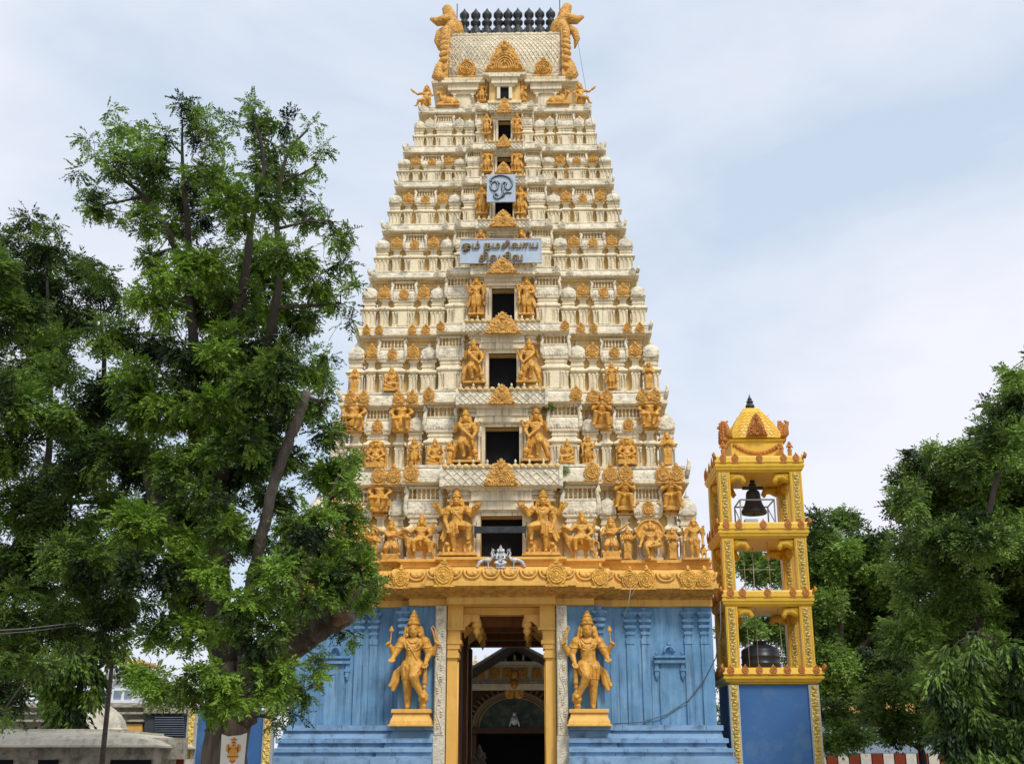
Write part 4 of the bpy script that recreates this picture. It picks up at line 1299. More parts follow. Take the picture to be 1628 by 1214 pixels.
def p_peacock():
    m = MB()
    m.ball((0, 0, .40), (.17, .12, .14), 12, 8)
    m.tube([(-.12, 0, .44), (-.20, -.02, .58), (-.16, -.03, .74), (-.20, -.04, .86)], [.09, .06, .045, .04], 9)
    m.ball((-.21, -.05, .88), (.06, .05, .05), 9, 6); m.cap((-.26, -.05, .88), (-.34, -.05, .84), .02, .008, 6)
    m.tube([(-.20, -.04, .92), (-.16, -.04, 1.0)], .015, 5)
    for q in (-.05, .0, .05): m.tube([(.10, q, .42), (.30, q, .30), (.40, q*1.6, .05)], [.08, .09, .05], 8)
    for sx in (-1, 1): m.cap((-.02, sx*.06, .28), (-.04, sx*.06, .02), .035, .022, 7)
    m.box(-.18, .14, -.12, .10, -.02, .03)
    return remesh(m, 'peacock', M_SILVER, .018)
def p_silver():
    m = MB()
    figure(m, pelvis=(0, 0, .22), chest=(0, -.01, .46), head=(0, -.04, .66),
           legs=[((-.07, -.05, .20), (-.22, -.16, .14), (-.02, -.22, .08), (.07, -.22, .07)), ((.07, -.05, .20), (.22, -.16, .14), (.02, -.23, .05), (-.07, -.23, .04))],
           arms=[((-.14, 0, .54), (-.26, 0, .45), (-.30, -.03, .60)), ((.14, 0, .54), (.26, 0, .45), (.30, -.03, .60)), ((-.14, -.02, .52), (-.18, -.08, .34), (-.07, -.18, .30)), ((.14, -.02, .52), (.18, -.08, .34), (.07, -.18, .30))],
           crown='tall', skirt=.6, hscale=1.2, heads=3)
    m.cap((-.31, -.03, .60), (-.31, -.03, .74), .03, .02, 7); m.cap((.31, -.03, .60), (.31, -.03, .74), .03, .02, 7)
    m.lathe([(-.10, .26), (-.05, .26), (-.04, .2), (.04, .22), (.06, .26)], (0, -.05, 0), 14, sy=.7)
    return remesh(m, 'silver_deity', M_SILVER, .011)
MAKERS = dict(guardian=p_guardian, raised=p_raised, club=p_club, stand=p_stand, throne=p_throne, seat=p_seat, ledge=p_ledge, prayer=p_prayer, rider=p_rider,
              point=p_point, attendant=p_attendant, heads=p_heads, dog=p_dog, cow=p_cow, cherub=p_cherub, peacock=p_peacock, silver=p_silver)
BB = {}
def statue(pose, px, ytop, ybot, Y, label, cat='statue', group=None, flip=False, wscale=1.0, name=None, zrel=None):
    if pose not in SM:
        me = SM[pose] = MAKERS[pose]()
        n = len(me.vertices); a = np.empty(n*3); me.vertices.foreach_get('co', a); a = a.reshape(-1, 3)
        BB[pose] = (a[:, 0].min(), a[:, 0].max(), a[:, 2].min(), a[:, 2].max())
    x, z0 = P(px, ybot, Y); z1 = P(px, ytop, Y)[1]
    x0, x1, a, b = BB[pose]
    s_ = (z1 - z0)/(b - a)
    o = bpy.data.objects.new(name or ('lying_bull_statue' if pose == 'cow' else 'peacock_statue' if pose == 'peacock' else 'deity_statue' if pose not in ('guardian', 'raised', 'club') else 'guardian_statue'), SM[pose])
    zz = z0 - a*s_ if zrel is None else zrel - a*s_
    place(o, None, TRS((x, Y, zz), (-s_*wscale if flip else s_*wscale, s_*wscale, s_)))
    return tag(o, label, cat, group)

LV = {k: TI[k] for k in range(1, 9)}
def fl(k): return STOREY[k] and TI[k].floor
GC = 'gold painted statues on the temple tower'
# guardians on the blue wall, on bracket plinths
yg = YW2 - .30
for px, fp, lb in ((655, False, 'large golden four armed guardian on blue wall, left of the doorway'), (936, True, 'large golden four armed guardian on blue wall, right of the doorway')):
    xg = P(px, 1128, yg)[0]
    statue('guardian', px, 969, 1127, yg, lb, group='pair of guardians beside the doorway', flip=fp)
    m_ = MB()
    wgt = 33*mpp(1140, yg)
    z0, z1 = P(800, 1154, yg)[1], P(800, 1127, yg)[1]
    H = z1 - z0
    m_.rings([[(xg-w, yg-d, z0+H*f), (xg+w, yg-d, z0+H*f), (xg+w, YW2+.02, z0+H*f), (xg-w, YW2+.02, z0+H*f)] for f, w, d in
              ((0, wgt+.04, .42), (.10, wgt+.04, .42), (.12, wgt, .38), (.30, wgt-.01, .36), (.55, wgt-.07, .28), (.78, wgt-.09, .25), (.79, wgt-.03, .32), (.97, wgt-.03, .32), (1.0, wgt-.05, .30))])
    b_ = m_.build('statue_plinth', M_YEL, TW)
def row(k, items, group=GC):
    for pose, px, y0_, y1_, dY, lb, fp in items:
        statue(pose, px, y0_, y1_, dY, lb, group=None, flip=fp, wscale={'ledge': 1.28, 'prayer': 1.28, 'throne': 1.12, 'point': 1.12, 'dog': 1.12, 'attendant': 1.15}.get(pose, 1.06))
t1, t2, t3, t4, t5, t6, t7, t8_ = [TI[i] for i in range(1, 9)]
f1 = TI[0].Y + .35
row(1, [('raised', 726, 775, 885, t1.yfront-.25, 'many armed gold guardian with raised knee left of the lowest tower window', False),
        ('raised', 863, 775, 885, t1.yfront-.25, 'many armed gold guardian with raised knee right of the lowest tower window', True),
        ('rider', 667, 815, 891, f1, 'gold deity riding a beast left of the lowest left guardian', False),
        ('rider', 923, 811, 889, f1, 'gold deity riding a beast right of the lowest right guardian', False),
        ('point', 972, 820, 891, f1, 'gold figure with one arm stretched up beside the right hand rider', False),
        ('point', 621, 824, 895, f1, 'gold figure with arm out between the tree and the left hand rider', True),
        ('attendant', 998, 838, 889, f1+.1, 'slim draped gold attendant left of the many headed deity', False),
        ('attendant', 1070, 838, 889, f1+.1, 'slim draped gold attendant right of the many headed deity', True),
        ('attendant', 592, 838, 896, f1+.1, 'slim draped gold attendant half hidden by the big tree', True),
        ('heads', 1035, 825, 892, f1-.05, 'gold many headed deity before a round halo on lowest tier', False),
        ('heads', 560, 826, 895, f1-.05, 'gold many headed deity mostly behind the big tree leaves', False),
        ('dog', 1105, 823, 891, f1-.05, 'gold standing deity with a dog at the lowest right corner', False),
        ('prayer', 1068, 749, 812, t1.Y+.15, 'gold figure playing flute above the corner shrine, lowest right ledge', True),
        ('prayer', 994, 749, 812, t1.Y+.15, 'gold flute player seated under the ledge right of the lowest lattice band', False),
        ('ledge', 603, 754, 815, t1.Y+.15, 'brown gold seated figure under the ledge beside the tree edge', False)])
f2 = t1.Y + .30
row(2, [('club', 741, 648, 737, t2.yfront-.22, 'gold guardian leaning on a club left of the second window up', False),
        ('club', 851, 645, 735, t2.yfront-.22, 'gold guardian leaning on a club right of the second window up', True),
        ('seat', 691, 696, 742, f2-.25, 'gold seated deity at left foot of the second guardian', False),
        ('attendant', 714, 701, 738, f2-.5, 'small gold attendant squeezed between seated deity and club guardian', False),
        ('seat', 902, 697, 738, f2-.25, 'gold seated deity with trident right of the second window guardian', True),
        ('stand', 658, 694, 742, f2, 'small gold four armed deity standing left on the second tier', False),
        ('stand', 935, 690, 738, f2, 'small gold four armed deity standing right on the second tier', True),
        ('throne', 597, 698, 746, f2-.05, 'broad gold enthroned deity on the second tier beside the tree', False),
        ('throne', 997, 694, 741, f2-.05, 'broad gold enthroned deity in centre of second tier right wing', False),
        ('attendant', 1062, 687, 739, f2, 'gold robed figure standing at right corner of the second tier', False),
        ('ledge', 562, 626, 688, t2.Y+.12, 'gold seated figure at left corner under the second ledge', False),
        ('ledge', 638, 630, 688, t2.Y+.12, 'dark faced gold seated figure under second ledge, left wing', True),
        ('prayer', 957, 624, 682, t2.Y+.12, 'gold seated figure holding a spear under second ledge, right wing', False),
        ('ledge', 1033, 624, 681, t2.Y+.12, 'gold seated goddess at right corner under the second ledge', False)])
f3 = t2.Y + .28
row(3, [('club', 754, 538, 611, t3.yfront-.2, 'gold guardian with crossed legs left of the third window up', False),
        ('club', 840, 537, 610, t3.yfront-.2, 'gold guardian with crossed legs right of the third window up', True),
        ('seat', 622, 582, 624, f3-.05, 'small gold deity seated with folded arms on third tier left', False),
        ('attendant', 563, 585, 625, f3-.05, 'small gold figure with raised arms at third tier left corner', False),
        ('stand', 973, 574, 618, f3-.05, 'small gold figure standing on third tier right wing', False),
        ('attendant', 1032, 575, 618, f3-.05, 'small gold figure at third tier right corner', True)])
for k, y0_, y1_, l_, r_, nm in ((4, 436, 502, 757, 837, 'fourth window up'), (6, 293, 341, 766, 827, 'window under the letter sign'), (7, 233, 274, 774.5, 821.5, 'window above the letter sign'), (8, 179, 214, 773.5, 822, 'second highest window')):
    yy = TI[k].yfront - .16
    statue('stand', l_, y0_, y1_, yy, 'gold standing guardian left of the ' + nm, 'statue')
    statue('stand', r_, y0_, y1_, yy, 'gold standing guardian right of the ' + nm, 'statue', flip=True)
statue('seat', 764, 362, 412, t5.yfront-.16, 'gold figure showing only its head above the wide sign, left', 'statue')
statue('seat', 829, 362, 412, t5.yfront-.16, 'gold figure showing only its head above the wide sign, right', 'statue', flip=True)
statue('stand', 766, 127, 162, YG-.45, 'gold guardian left of the topmost small window', 'statue')
statue('stand', 829.5, 127, 161, YG-.45, 'gold guardian right of the topmost small window', 'statue', flip=True)
yt = t8_.Y + .14
statue('cow', 714, 143, 171, yt-.02, 'gold bull lying on the top left ledge', 'bull statue', wscale=.8)
statue('cow', 886, 141, 169, yt-.02, 'gold bull lying on the top right ledge', 'bull statue', flip=True, wscale=.8)
statue('cherub', 676, 136, 172, yt, 'gold plump attendant reclining at the top left corner', 'statue', flip=True)
statue('cherub', 924, 132, 168, yt, 'gold plump attendant reclining at the top right corner', 'statue')
ys = TI[0].Y - TI[0].p1 + .21
zf = z889 - .0
statue('silver', 796, 866, 904, ys, 'silver many armed deity seated in the lowest tower window', 'statue', name='silver_deity_statue')
statue('peacock', 775, 871, 904, ys, 'silver peacock left of the silver deity', 'peacock statue', wscale=1.25, flip=True)
statue('peacock', 818, 871, 904, ys, 'silver peacock right of the silver deity', 'peacock statue', wscale=1.25)
# dark beam across the lowest window
m_ = MB()
xa, z0 = P(754, 847, t1.yfront-.4); xb, z1 = P(836.5, 836.5, t1.yfront-.4)
m_.box(xa, xb, t1.yfront-.46, t1.yfront-.34, z0, z1)
m_.box(xa, xa+.05, t1.yfront-.47, t1.yfront-.2, z0-.12, z1+.02); m_.box(xb-.05, xb, t1.yfront-.47, t1.yfront-.2, z0-.12, z1+.02)
tag(m_.build('window_beam', M_BLACK), 'black metal beam fixed across the lowest tower window', 'beam')

# ---- sign boards with Tamil lettering
def text_mesh(body, size, off, ext, vox=None):
    c = bpy.data.curves.new('lettering', 'FONT')
    c.body = body
    c.size = size
    c.offset = off
    c.extrude = ext
    c.align_x = 'CENTER'
    o = bpy.data.objects.new('lettering', c)
    COL.objects.link(o)
    bpy.context.view_layer.update()
    if vox:
        r = o.modifiers.new('r', 'REMESH'); r.mode = 'VOXEL'; r.voxel_size = vox
    dg = bpy.context.evaluated_depsgraph_get()
    me = bpy.data.meshes.new_from_object(o.evaluated_get(dg))
    bpy.data.objects.remove(o)
    return me
def text_on(body, xc, zc_, Y, width, height, off, mat, parent, name='lettering', tilt=0):
    me = text_mesh(body, 1.0, off, .02)
    n = len(me.vertices); a = np.empty(n*3, dtype=np.float32); me.vertices.foreach_get('co', a); a = a.reshape(-1, 3)
    a[:, 0] = (a[:, 0] - (a[:, 0].min()+a[:, 0].max())/2)*width/(a[:, 0].max()-a[:, 0].min())
    a[:, 1] = (a[:, 1] - (a[:, 1].min()+a[:, 1].max())/2)*height/(a[:, 1].max()-a[:, 1].min())
    me.vertices.foreach_set('co', a.ravel()); me.update()
    me.materials.clear(); me.materials.append(mat)
    return place(bpy.data.objects.new(name, me), parent, Matrix.Translation((xc, Y, zc_)) @ Matrix.Rotation(PI/2, 4, 'X'))
yb1 = t4.Y - t4.p1 - .22
x0_, z0 = P(732, 418, yb1); x1_, z1 = P(860, 380, yb1)
m_ = MB()
m_.box(x0_, x1_, yb1, yb1+.06, z0, z1)
bd = m_.build('sign_board', M_BOARD)
tag(bd, 'wide pale blue board with two lines of Tamil lettering above a lattice band', 'sign board')
m_ = MB()
e_ = .025
m_.box(x0_-e_, x0_, yb1-.02, yb1+.08, z0-e_, z1+e_); m_.box(x1_, x1_+e_, yb1-.02, yb1+.08, z0-e_, z1+e_)
m_.box(x0_, x1_, yb1-.02, yb1+.08, z0-e_, z0); m_.box(x0_, x1_, yb1-.02, yb1+.08, z1, z1+e_)
m_.build('frame', M_STEEL, bd)
W_ = x1_ - x0_; H_ = z1 - z0
text_on('ஓம் நமசிவாய', (x0_+x1_)/2 - .01*W_, z0+H_*.70, yb1-.045, W_*.95, H_*.46, .010, M_LETTERD, bd)
text_on('ஓம் நமசிவாய', (x0_+x1_)/2 - .012*W_, z0+H_*.70, yb1-.06, W_*.94, H_*.44, -.002, M_LETTER, bd)
text_on('சிவசிவ', (x0_+x1_)/2 + .0*W_, z0+H_*.235, yb1-.045, W_*.54, H_*.43, .010, M_LETTERD, bd)
text_on('சிவசிவ', (x0_+x1_)/2 - .002*W_, z0+H_*.235, yb1-.06, W_*.53, H_*.41, -.002, M_LETTER, bd)
yb2 = t6.Y - t6.p1 - .45
x0_, z0 = P(774, 321, yb2); x1_, z1 = P(819.5, 277, yb2)
m_ = MB()
m_.box(x0_, x1_, yb2, yb2+.07, z0, z1)
bd = m_.build('letter_board', M_BOARD)
tag(bd, 'square pale blue board bearing one large dark curled Tamil letter', 'sign board')
W_ = x1_ - x0_; H_ = z1 - z0
def stroke(pts, r, mat, dy, name):
    # smooth path through board-relative points
    q = []
    for i in range(len(pts)-1):
        p0 = pts[max(i-1, 0)]; p1 = pts[i]; p2 = pts[i+1]; p3 = pts[min(i+2, len(pts)-1)]
        for j in range(6):
            t = j/6
            q.append(tuple(.5*((2*p1[a]) + (-p0[a]+p2[a])*t + (2*p0[a]-5*p1[a]+4*p2[a]-p3[a])*t*t + (-p0[a]+3*p1[a]-3*p2[a]+p3[a])*t**3) for a in (0, 1)))
    q.append(pts[-1])
    m = MB()
    m.tube([(x0_ + a*W_, yb2 - dy, z1 - b*H_) for a, b in q], r*W_, 8)
    return m.build(name, mat, bd)
O1 = [(.44, .36), (.36, .27), (.22, .28), (.13, .40), (.16, .55), (.28, .61), (.37, .52), (.38, .38), (.30, .27), (.17, .26), (.12, .22), (.22, .11), (.40, .05), (.60, .06), (.78, .14), (.88, .30), (.86, .46), (.76, .57), (.66, .53), (.64, .42), (.68, .34), (.60, .30), (.53, .40), (.54, .56), (.56, .68), (.50, .82), (.38, .90), (.27, .84), (.26, .74), (.34, .72), (.38, .79)]
O2 = [(.50, .86), (.60, .80), (.64, .70), (.86, .69)]
stroke(O1, .034, M_LETTERD, .02, 'letter_stroke')
stroke(O1[0:31], .012, M_BOARD, .055, 'letter_inlay')
stroke(O2, .022, M_LETTERD, .02, 'letter_stroke')

# ================================================================== BELL TOWER (right)
YB = 40.5
bx0, bx1 = P(1165, 1190, YB)[0], P(1307, 1190, YB)[0]
bw = bx1 - bx0
by0, by1 = YB, YB + bw*.92
bxc, byc = (bx0+bx1)/2, (by0+by1)/2
BT = empty('bell_tower', (bxc, byc, 0), 'slender three storey yellow bell tower with blue base right of the temple tower', 'bell tower')
bz = lambda y: P(1220, y, YB)[1]
def frame_rings(mb, segs, ix=0, m=0):
    mb.rings([[(bx0-o, by0-o, z), (bx1+o, by0-o, z), (bx1+o, by1+o, z), (bx0-o, by1+o, z)] for z, o in segs], m)
m_ = MB(); frame_rings(m_, [(0, -.02), (bz(1088), -.02)]); m_.build('base_wall', M_BLUED, BT)
def panel_post(x0, x1, y0, y1, z0, z1, name='pillar', mats=None, inset=.10):
    mb = MB()
    mb.box(x0, x1, y0, y1, z0, z1, 0)
    a, b = x0+inset, x1-inset
    mb.box(a, b, y0-.025, y0, z0+.03, z1-.03, 1)
    mb.box(x0+.03, x0+.055, y0-.02, y0, z0, z1, 0); mb.box(x1-.055, x1-.03, y0-.02, y0, z0, z1, 0)
    # vine relief
    n = max(4, int((z1-z0)/.11)); w = (b-a)*.34
    for i in range(n):
        z = z0+.06+(z1-z0-.12)*(i+.5)/n
        s_ = 1 if i % 2 else -1
        mb.ball(((a+b)/2+s_*w*.6, y0-.03, z), (w*.75, .03, .05), 6, 4, 1)
        mb.tube([((a+b)/2-s_*w, y0-.03, z-.05), ((a+b)/2+s_*w*.2, y0-.045, z), ((a+b)/2-s_*w, y0-.03, z+.05)], .016, 5, 1)
    return mb.build(name, mats or [M_BELLY, M_BELLP], BT)
for x in (bx0, bx1):
    s_ = 1 if x == bx0 else -1
    a, b = sorted((x-s_*.035, x+s_*.30))
    panel_post(a, b, by0-.05, by0+.2, 0, bz(1088), 'carved_corner_strip', [M_STEEL, M_BELLP], .05)
pw = .40
LEVELS = [(1061, 963.5), (938, 855.5), (830, 750)]
for li, (yb_, yt_) in enumerate(LEVELS):
    z0, z1 = bz(yb_), bz(yt_)
    for x in (bx0, bx1-pw):
        for y in (by0, by1-pw):
            panel_post(x, x+pw, y, y+pw, z0, z1, 'pillar')
    # brackets under the slab, curling inwards from every pillar
    for x, sx in ((bx0+pw, 1), (bx1-pw, -1)):
        for y in (by0+pw*.5, by1-pw*.5):
            mb = MB()
            mb.tube([(x, y, z1-.28), (x+sx*.22, y, z1-.12), (x+sx*.42, y, z1-.14), (x+sx*.50, y, z1-.28), (x+sx*.44, y, z1-.36)], [.10, .14, .13, .09, .05], 8)
            mb.ball((x+sx*.10, y, z1-.10), (.18, .14, .12), 8, 5)
            mb.ball((x+sx*.46, y, z1-.24), (.09, .11, .09), 8, 5)
            mb.build('bracket', M_BELLY, BT)
    for y, sy, yy in ((by0+pw, 1, 0), (by1-pw, -1, 0)):
        for x in (bx0+pw*.5, bx1-pw*.5):
            mb = MB()
            mb.tube([(x, y, z1-.28), (x, y+sy*.22, z1-.12), (x, y+sy*.42, z1-.14), (x, y+sy*.5, z1-.28), (x, y+sy*.44, z1-.36)], [.10, .14, .13, .09, .05], 8)
            mb.build('bracket', M_BELLY, BT)
SL = [(1087, 1061, .20), (963.5, 938, .10), (855.5, 830, .10), (750, 725, .10)]
for si, (yb_, yt_, o) in enumerate(SL):
    z0, z1 = bz(yb_), bz(yt_); h = z1-z0
    mb = MB()
    frame_rings(mb, [(z0, -.02), (z0+h*.10, .02), (z0+h*.14, o*.55), (z0+h*.30, o*.8), (z0+h*.33, o*1.0), (z0+h*.46, o*1.05), (z0+h*.48, o*.75), (z0+h*.56, o*.85), (z0+h*.60, o*1.1), (z0+h*.90, o*.9), (z0+h, o*.6)])
    sl = mb.build('slab', M_BELLY, BT)
    n = 7 if si == 0 else 5
    for f in ([.05, .2, .35, .5, .65, .8, .95] if n == 7 else [.08, .22, .5, .78, .92]):
        xm = bx0 - o*.6 + (bw + o*1.2)*f
        inst('gable_medallion', ME_MEDT, sl, (xm, by0-o*1.05, z0+h*.56), (.25, .16, h*.62))
        ym = by0 - o*.6 + (by1-by0 + o*1.2)*f
        inst('gable_medallion', ME_MEDT, sl, (bx0-o*1.05, ym, z0+h*.56), (.25, .16, h*.62), -PI/2)
        inst('gable_medallion', ME_MEDT, sl, (bx1+o*1.05, ym, z0+h*.56), (.25, .16, h*.62), PI/2)
    for x in (bx0-o, bx1+o):
        mb = MB(); sx = -1 if x < bxc else 1
        mb.tube([(x, by0-o, z1-.1), (x+sx*.05, by0-o-.05, z1+.04), (x+sx*.02, by0-o-.03, z1+.12)], [.07, .06, .02], 6)
        mb.build('corner_finial', M_RED, sl)
# top: neck, curved pyramid roof
zt_ = bz(725)
nx0, nx1 = P(1163, 712, YB+.35)[0], P(1246, 712, YB+.35)[0]
nxc = (nx0+nx1)/2; nh = (nx1-nx0)/2
bt = lambda y: P(1200, y, YB+.45)[1]
def sq(hw_, z, e=0): return [(nxc-hw_, byc-hw_, z), (nxc+hw_, byc-hw_, z), (nxc+hw_, byc+hw_, z), (nxc-hw_, byc+hw_, z)]
m_ = MB()
m_.rings([sq(nh, zt_), sq(nh, bt(703)), sq(nh+.05, bt(702)), sq(nh+.08, bt(699)), sq(nh-.02, bt(698))])
nk = m_.build('neck', M_BELLY, BT)
m_ = MB()
for i in range(15):                    # garland
    f = i/14*2 - 1
    m_.ball((nxc + f*nh*.86, byc-nh-.02, bt(721) + .30*f*f), (.09, .05, .07), 7, 5)
m_.build('garland', M_RED, nk)
m_ = MB()
prof = [(697, 1.02), (696, 1.08), (691, 1.05), (684, 1.0), (674, .88), (664, .72), (655, .56), (648, .43), (643, .35), (641, .32), (640, .22)]
zs = bt(697); H = bt(640) - zs
rs = []
for y, f in prof:
    z = zs + H*(697-y)/57
    ring = []
    for j in range(24):
        a = 2*PI*j/24 + PI/4
        c, s_ = math.cos(a), math.sin(a)
        q = (abs(c)**7 + abs(s_)**7)**(-1/7)
        ring.append((nxc+nh*f*q*c, byc+nh*f*q*s_, z))
    rs.append(ring)
m_.rings(rs, 0, False)
for k in range(1, 9):                  # scale rows in relief
    f = k/9
    z = zs + H*f*.9
    import bisect
    ys_ = 697 - 57*f*.9
    for i in range(len(prof)-1):
        if prof[i][0] >= ys_ >= prof[i+1][0]:
            t_ = (prof[i][0]-ys_)/(prof[i][0]-prof[i+1][0]+1e-9); hw_ = nh*(prof[i][1]*(1-t_)+prof[i+1][1]*t_)
    n = max(3, int(hw_*2/.16))
    for sx in range(n):
        x = nxc - hw_*.93 + hw_*1.86*(sx+.5+(.25 if k % 2 else -.25))/n
        m_.tube([(x-hw_*.9/n, byc-hw_*.985-.01, z+.05), (x, byc-hw_*.985-.03, z-.03), (x+hw_*.9/n, byc-hw_*.985-.01, z+.05)], .009, 4)
rf = m_.build('roof', M_BELLY, BT)
inst('flame_gable', ME_FLAMET, rf, (nxc, byc-nh*1.06-.05, bt(694)), (.62, 1.2, bt(658)-bt(694)))
for sx in (-1, 1):
    inst('flame_gable', ME_FLAMET, rf, (nxc+sx*(nh*1.06+.05), byc, bt(694)), (.62, 1.2, bt(658)-bt(694)), sx*PI/2)
    m_ = MB()
    m_.tube([(nxc+sx*nh*1.0, byc-nh, bt(697)), (nxc+sx*nh*1.12, byc-nh, bt(690)), (nxc+sx*nh*1.14, byc-nh-.05, bt(680)), (nxc+sx*nh*1.20, byc-nh-.05, bt(673)), (nxc+sx*nh*1.08, byc-nh-.05, bt(670))], [.09, .13, .09, .08, .03], 7)
    m_.build('corner_finial', M_RED, rf)
m_ = MB()
z = bt(641)
kh = P(1190, 622, byc)[1] - P(1190, 646, byc)[1]
m_.lathe([(0, .30), (.05, .30), (.10, .16), (.16, .28), (.28, .33), (.40, .27), (.46, .14), (.50, .24), (.58, .24), (.64, .12), (.69, .18), (.76, .10), (.86, .05), (1, .01)], (nxc, byc, 0), 12)
m_.v = [(nxc+(x-nxc)*kh*.9, byc+(y-byc)*kh*.9, z-.05+z_*kh*1.15) for x, y, z_ in m_.v]
m_.build('roof_finial', M_BLACK, rf)
for px, lb, fp in ((1150, 'small terracotta figure at the left roof corner of the bell tower', False), (1256, 'small terracotta figure at the right roof corner of the bell tower', True), (1242, 'tiny terracotta figure beside the bell tower neck, right', False)):
    k0 = set(SM)
    statue('attendant', px, 701 if px != 1242 else 704, 727 if px != 1256 else 726, by0+.22, lb, flip=fp, wscale=1.1, name='corner_figure')
ME_ATT_RED = SM['attendant'].copy(); ME_ATT_RED.materials.clear(); ME_ATT_RED.materials.append(M_RED)
for o in list(COL.objects):
    if o.name.startswith('corner_figure'): o.data = ME_ATT_RED
# bell and its cage
xb_, zb_ = P(1199, 817, byc); zt2_ = P(1199, 768, byc)[1]
hb_ = zt2_ - zb_
BL = empty('bell', (xb_, byc, zb_), 'black bronze bell hanging under the top slab of the bell tower', 'bell')
m_ = MB()
m_.lathe([(0, .40), (.03, .43), (.10, .42), (.20, .36), (.34, .29), (.52, .25), (.66, .235), (.74, .20), (.78, .13), (.80, .05)], (0, 0, 0), 20)
m_.v = [(xb_+x*hb_*.95, byc+y*hb_*.95, zb_+z*hb_) for x, y, z in m_.v]
m_.build('bell_body', M_BLACK, BL)
m_ = MB()
m_.tube([(xb_, byc, zb_+.78*hb_), (xb_, byc, bz(748))], [.07, .09], 8)
m_.box(xb_-.36, xb_+.36, byc-.07, byc+.07, zb_+.80*hb_, zb_+.89*hb_)
m_.ball((xb_, byc, zb_+.93*hb_), (.14, .12, .10), 8, 5)
m_.build('yoke', M_BLACK, BL)
m_ = MB()
m_.cap((xb_, byc, zb_+.4*hb_), (xb_, byc, zb_-.02), .02, .05, 7)
m_.build('clapper', M_BLACK, BL)
m_ = MB()
cx0, cx1 = P(1176, 800, byc-.5)[0], P(1230, 800, byc-.5)[0]
cy0, cy1 = byc-.62, byc+.62
cz0, cz1 = bz(830), P(1200, 794, cy0)[1]
for x in (cx0, cx1):
    for y in (cy0, cy1):
        m_.tube([(x, y, cz0), (x, y, cz1)], .028, 5, sm=False)
    m_.tube([(x, cy0, cz1), (x, cy1, cz1)], .03, 5, sm=False)
    m_.tube([(x, cy0, cz0+.1), (x, cy1, cz1-.05)], .018, 5, sm=False)
for y in (cy0, cy1):
    m_.tube([(cx0, y, cz1), (cx1, y, cz1)], .03, 5, sm=False)
    m_.tube([(cx0, y, cz0+.08), (cx1, y, cz0+.08)], .02, 5, sm=False)
m_.box(cx0+.15, cx0+.6, cy0+.1, cy0+.4, cz0, cz0+.28)
tag(m_.build('bell_cage', M_STEEL), 'thin grey steel frame around the bell in the top opening', 'frame')
# water tank
m_ = MB()
xt, zt3 = P(1210, 1060, byc)[0], bz(1061)
tk = [(0, .62), (.05, .64), (.18, .64), (.20, .66), (.24, .66), (.26, .64), (.42, .64), (.44, .66), (.48, .66), (.50, .64), (.66, .64), (.70, .62), (.80, .50), (.90, .28), (.92, .24), (1.0, .24), (1.02, .1)]
m_.lathe([(zt3+z*.98, r*1.0) for z, r in tk], (xt, byc, 0), 24)
WT = tag(m_.build('water_tank', M_TANK), 'black ribbed plastic water tank inside the lowest opening of the bell tower', 'water tank')
m_ = MB()
for a, b in (((1186, 965), (1192, 1060)), ((1196, 870), (1206, 1060)), ((1219, 858), (1226, 938)), ((1236, 965), (1247, 1060)), ((1181, 870), (1186, 938)), ((1174, 905), (1232, 905))):
    yy = byc - .75
    m_.tube([PV(*a, yy), PV(*b, yy)], .011, 4)
tag(m_.build('bell_ropes', M_ROPE), 'thin ropes hanging inside the lower openings of the bell tower', 'ropes')

# ================================================================== SHRINE SEEN THROUGH THE DOORWAY
YS = 68
SH = empty('inner_shrine', (P(812, 1100, YS)[0], YS+3, 0), 'ornate dark inner shrine front with painted arch seen through the doorway', 'shrine')
q = lambda x, y, Y=YS: PV(x, y, Y)
def sbox(mb, x0, x1, y0, y1, d0, d1, m=0, Y=YS):       # photo rectangle, depth range from Y
    a, b = q(x0, y1, Y), q(x1, y0, Y)
    mb.box(a.x, b.x, Y-d0, Y+d1, a.z, b.z, m)
m_ = MB()
a, b = q(700, 1166), q(940, 1097)
zl_ = q(800, 1165).z
xl, xr = q(757, 1180).x, q(869, 1180).x
XL, XR = q(690, 1100).x, q(945, 1100).x
m_.box(XL, xl, YS, YS+4, 0, b.z); m_.box(xr, XR, YS, YS+4, 0, b.z)
m_.box(xl, xr, YS, YS+4, zl_, b.z)
m_.box(xl, xr, YS+2.5, YS+3.9, 0, zl_-.01, 1)  # dark block standing in for the shade inside the shrine
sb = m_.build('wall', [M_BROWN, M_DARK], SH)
m_ = MB()
sbox(m_, 690, 945, 1087, 1097, .45, .3); sbox(m_, 690, 945, 1083, 1087, .30, .3); sbox(m_, 690, 945, 1057, 1083, .08, .3); sbox(m_, 690, 945, 1051, 1057, .22, .3)
cor = m_.build('cornice', M_CREAM, SH)
for x0, x1 in ((700, 716), (722, 740), (757, 771), (777, 795), (799, 815), (823, 839), (845, 861), (867, 885), (890, 905)):
    m_ = MB(); sbox(m_, x0, x1, 1061, 1078, .16, 0); 
    for i in range(3): sbox(m_, x0+2+i*(x1-x0-4)/3, x0+1+(i+.7)*(x1-x0-4)/3+1, 1063, 1076, .24, 0)
    m_.build('gold_panel', M_GOLD, cor)
for i, x in enumerate((772, 788, 803, 818, 832, 848, 864, 880, 740, 756)):
    m_ = MB(); p_ = q(x, 1051)
    m_.lathe([(0, .11), (.08, .12), (.12, .06), (.18, .10), (.24, .05), (.30, .07), (.42, .01)], p_, 8)
    m_.build('finial', M_CREAM, cor)
m_ = MB()
cx_, cz_ = q(818, 1156).x, q(818, 1156).z
ro = q(818, 1100).z - cz_
rwx = (q(884, 1156).x - cx_)*1.0
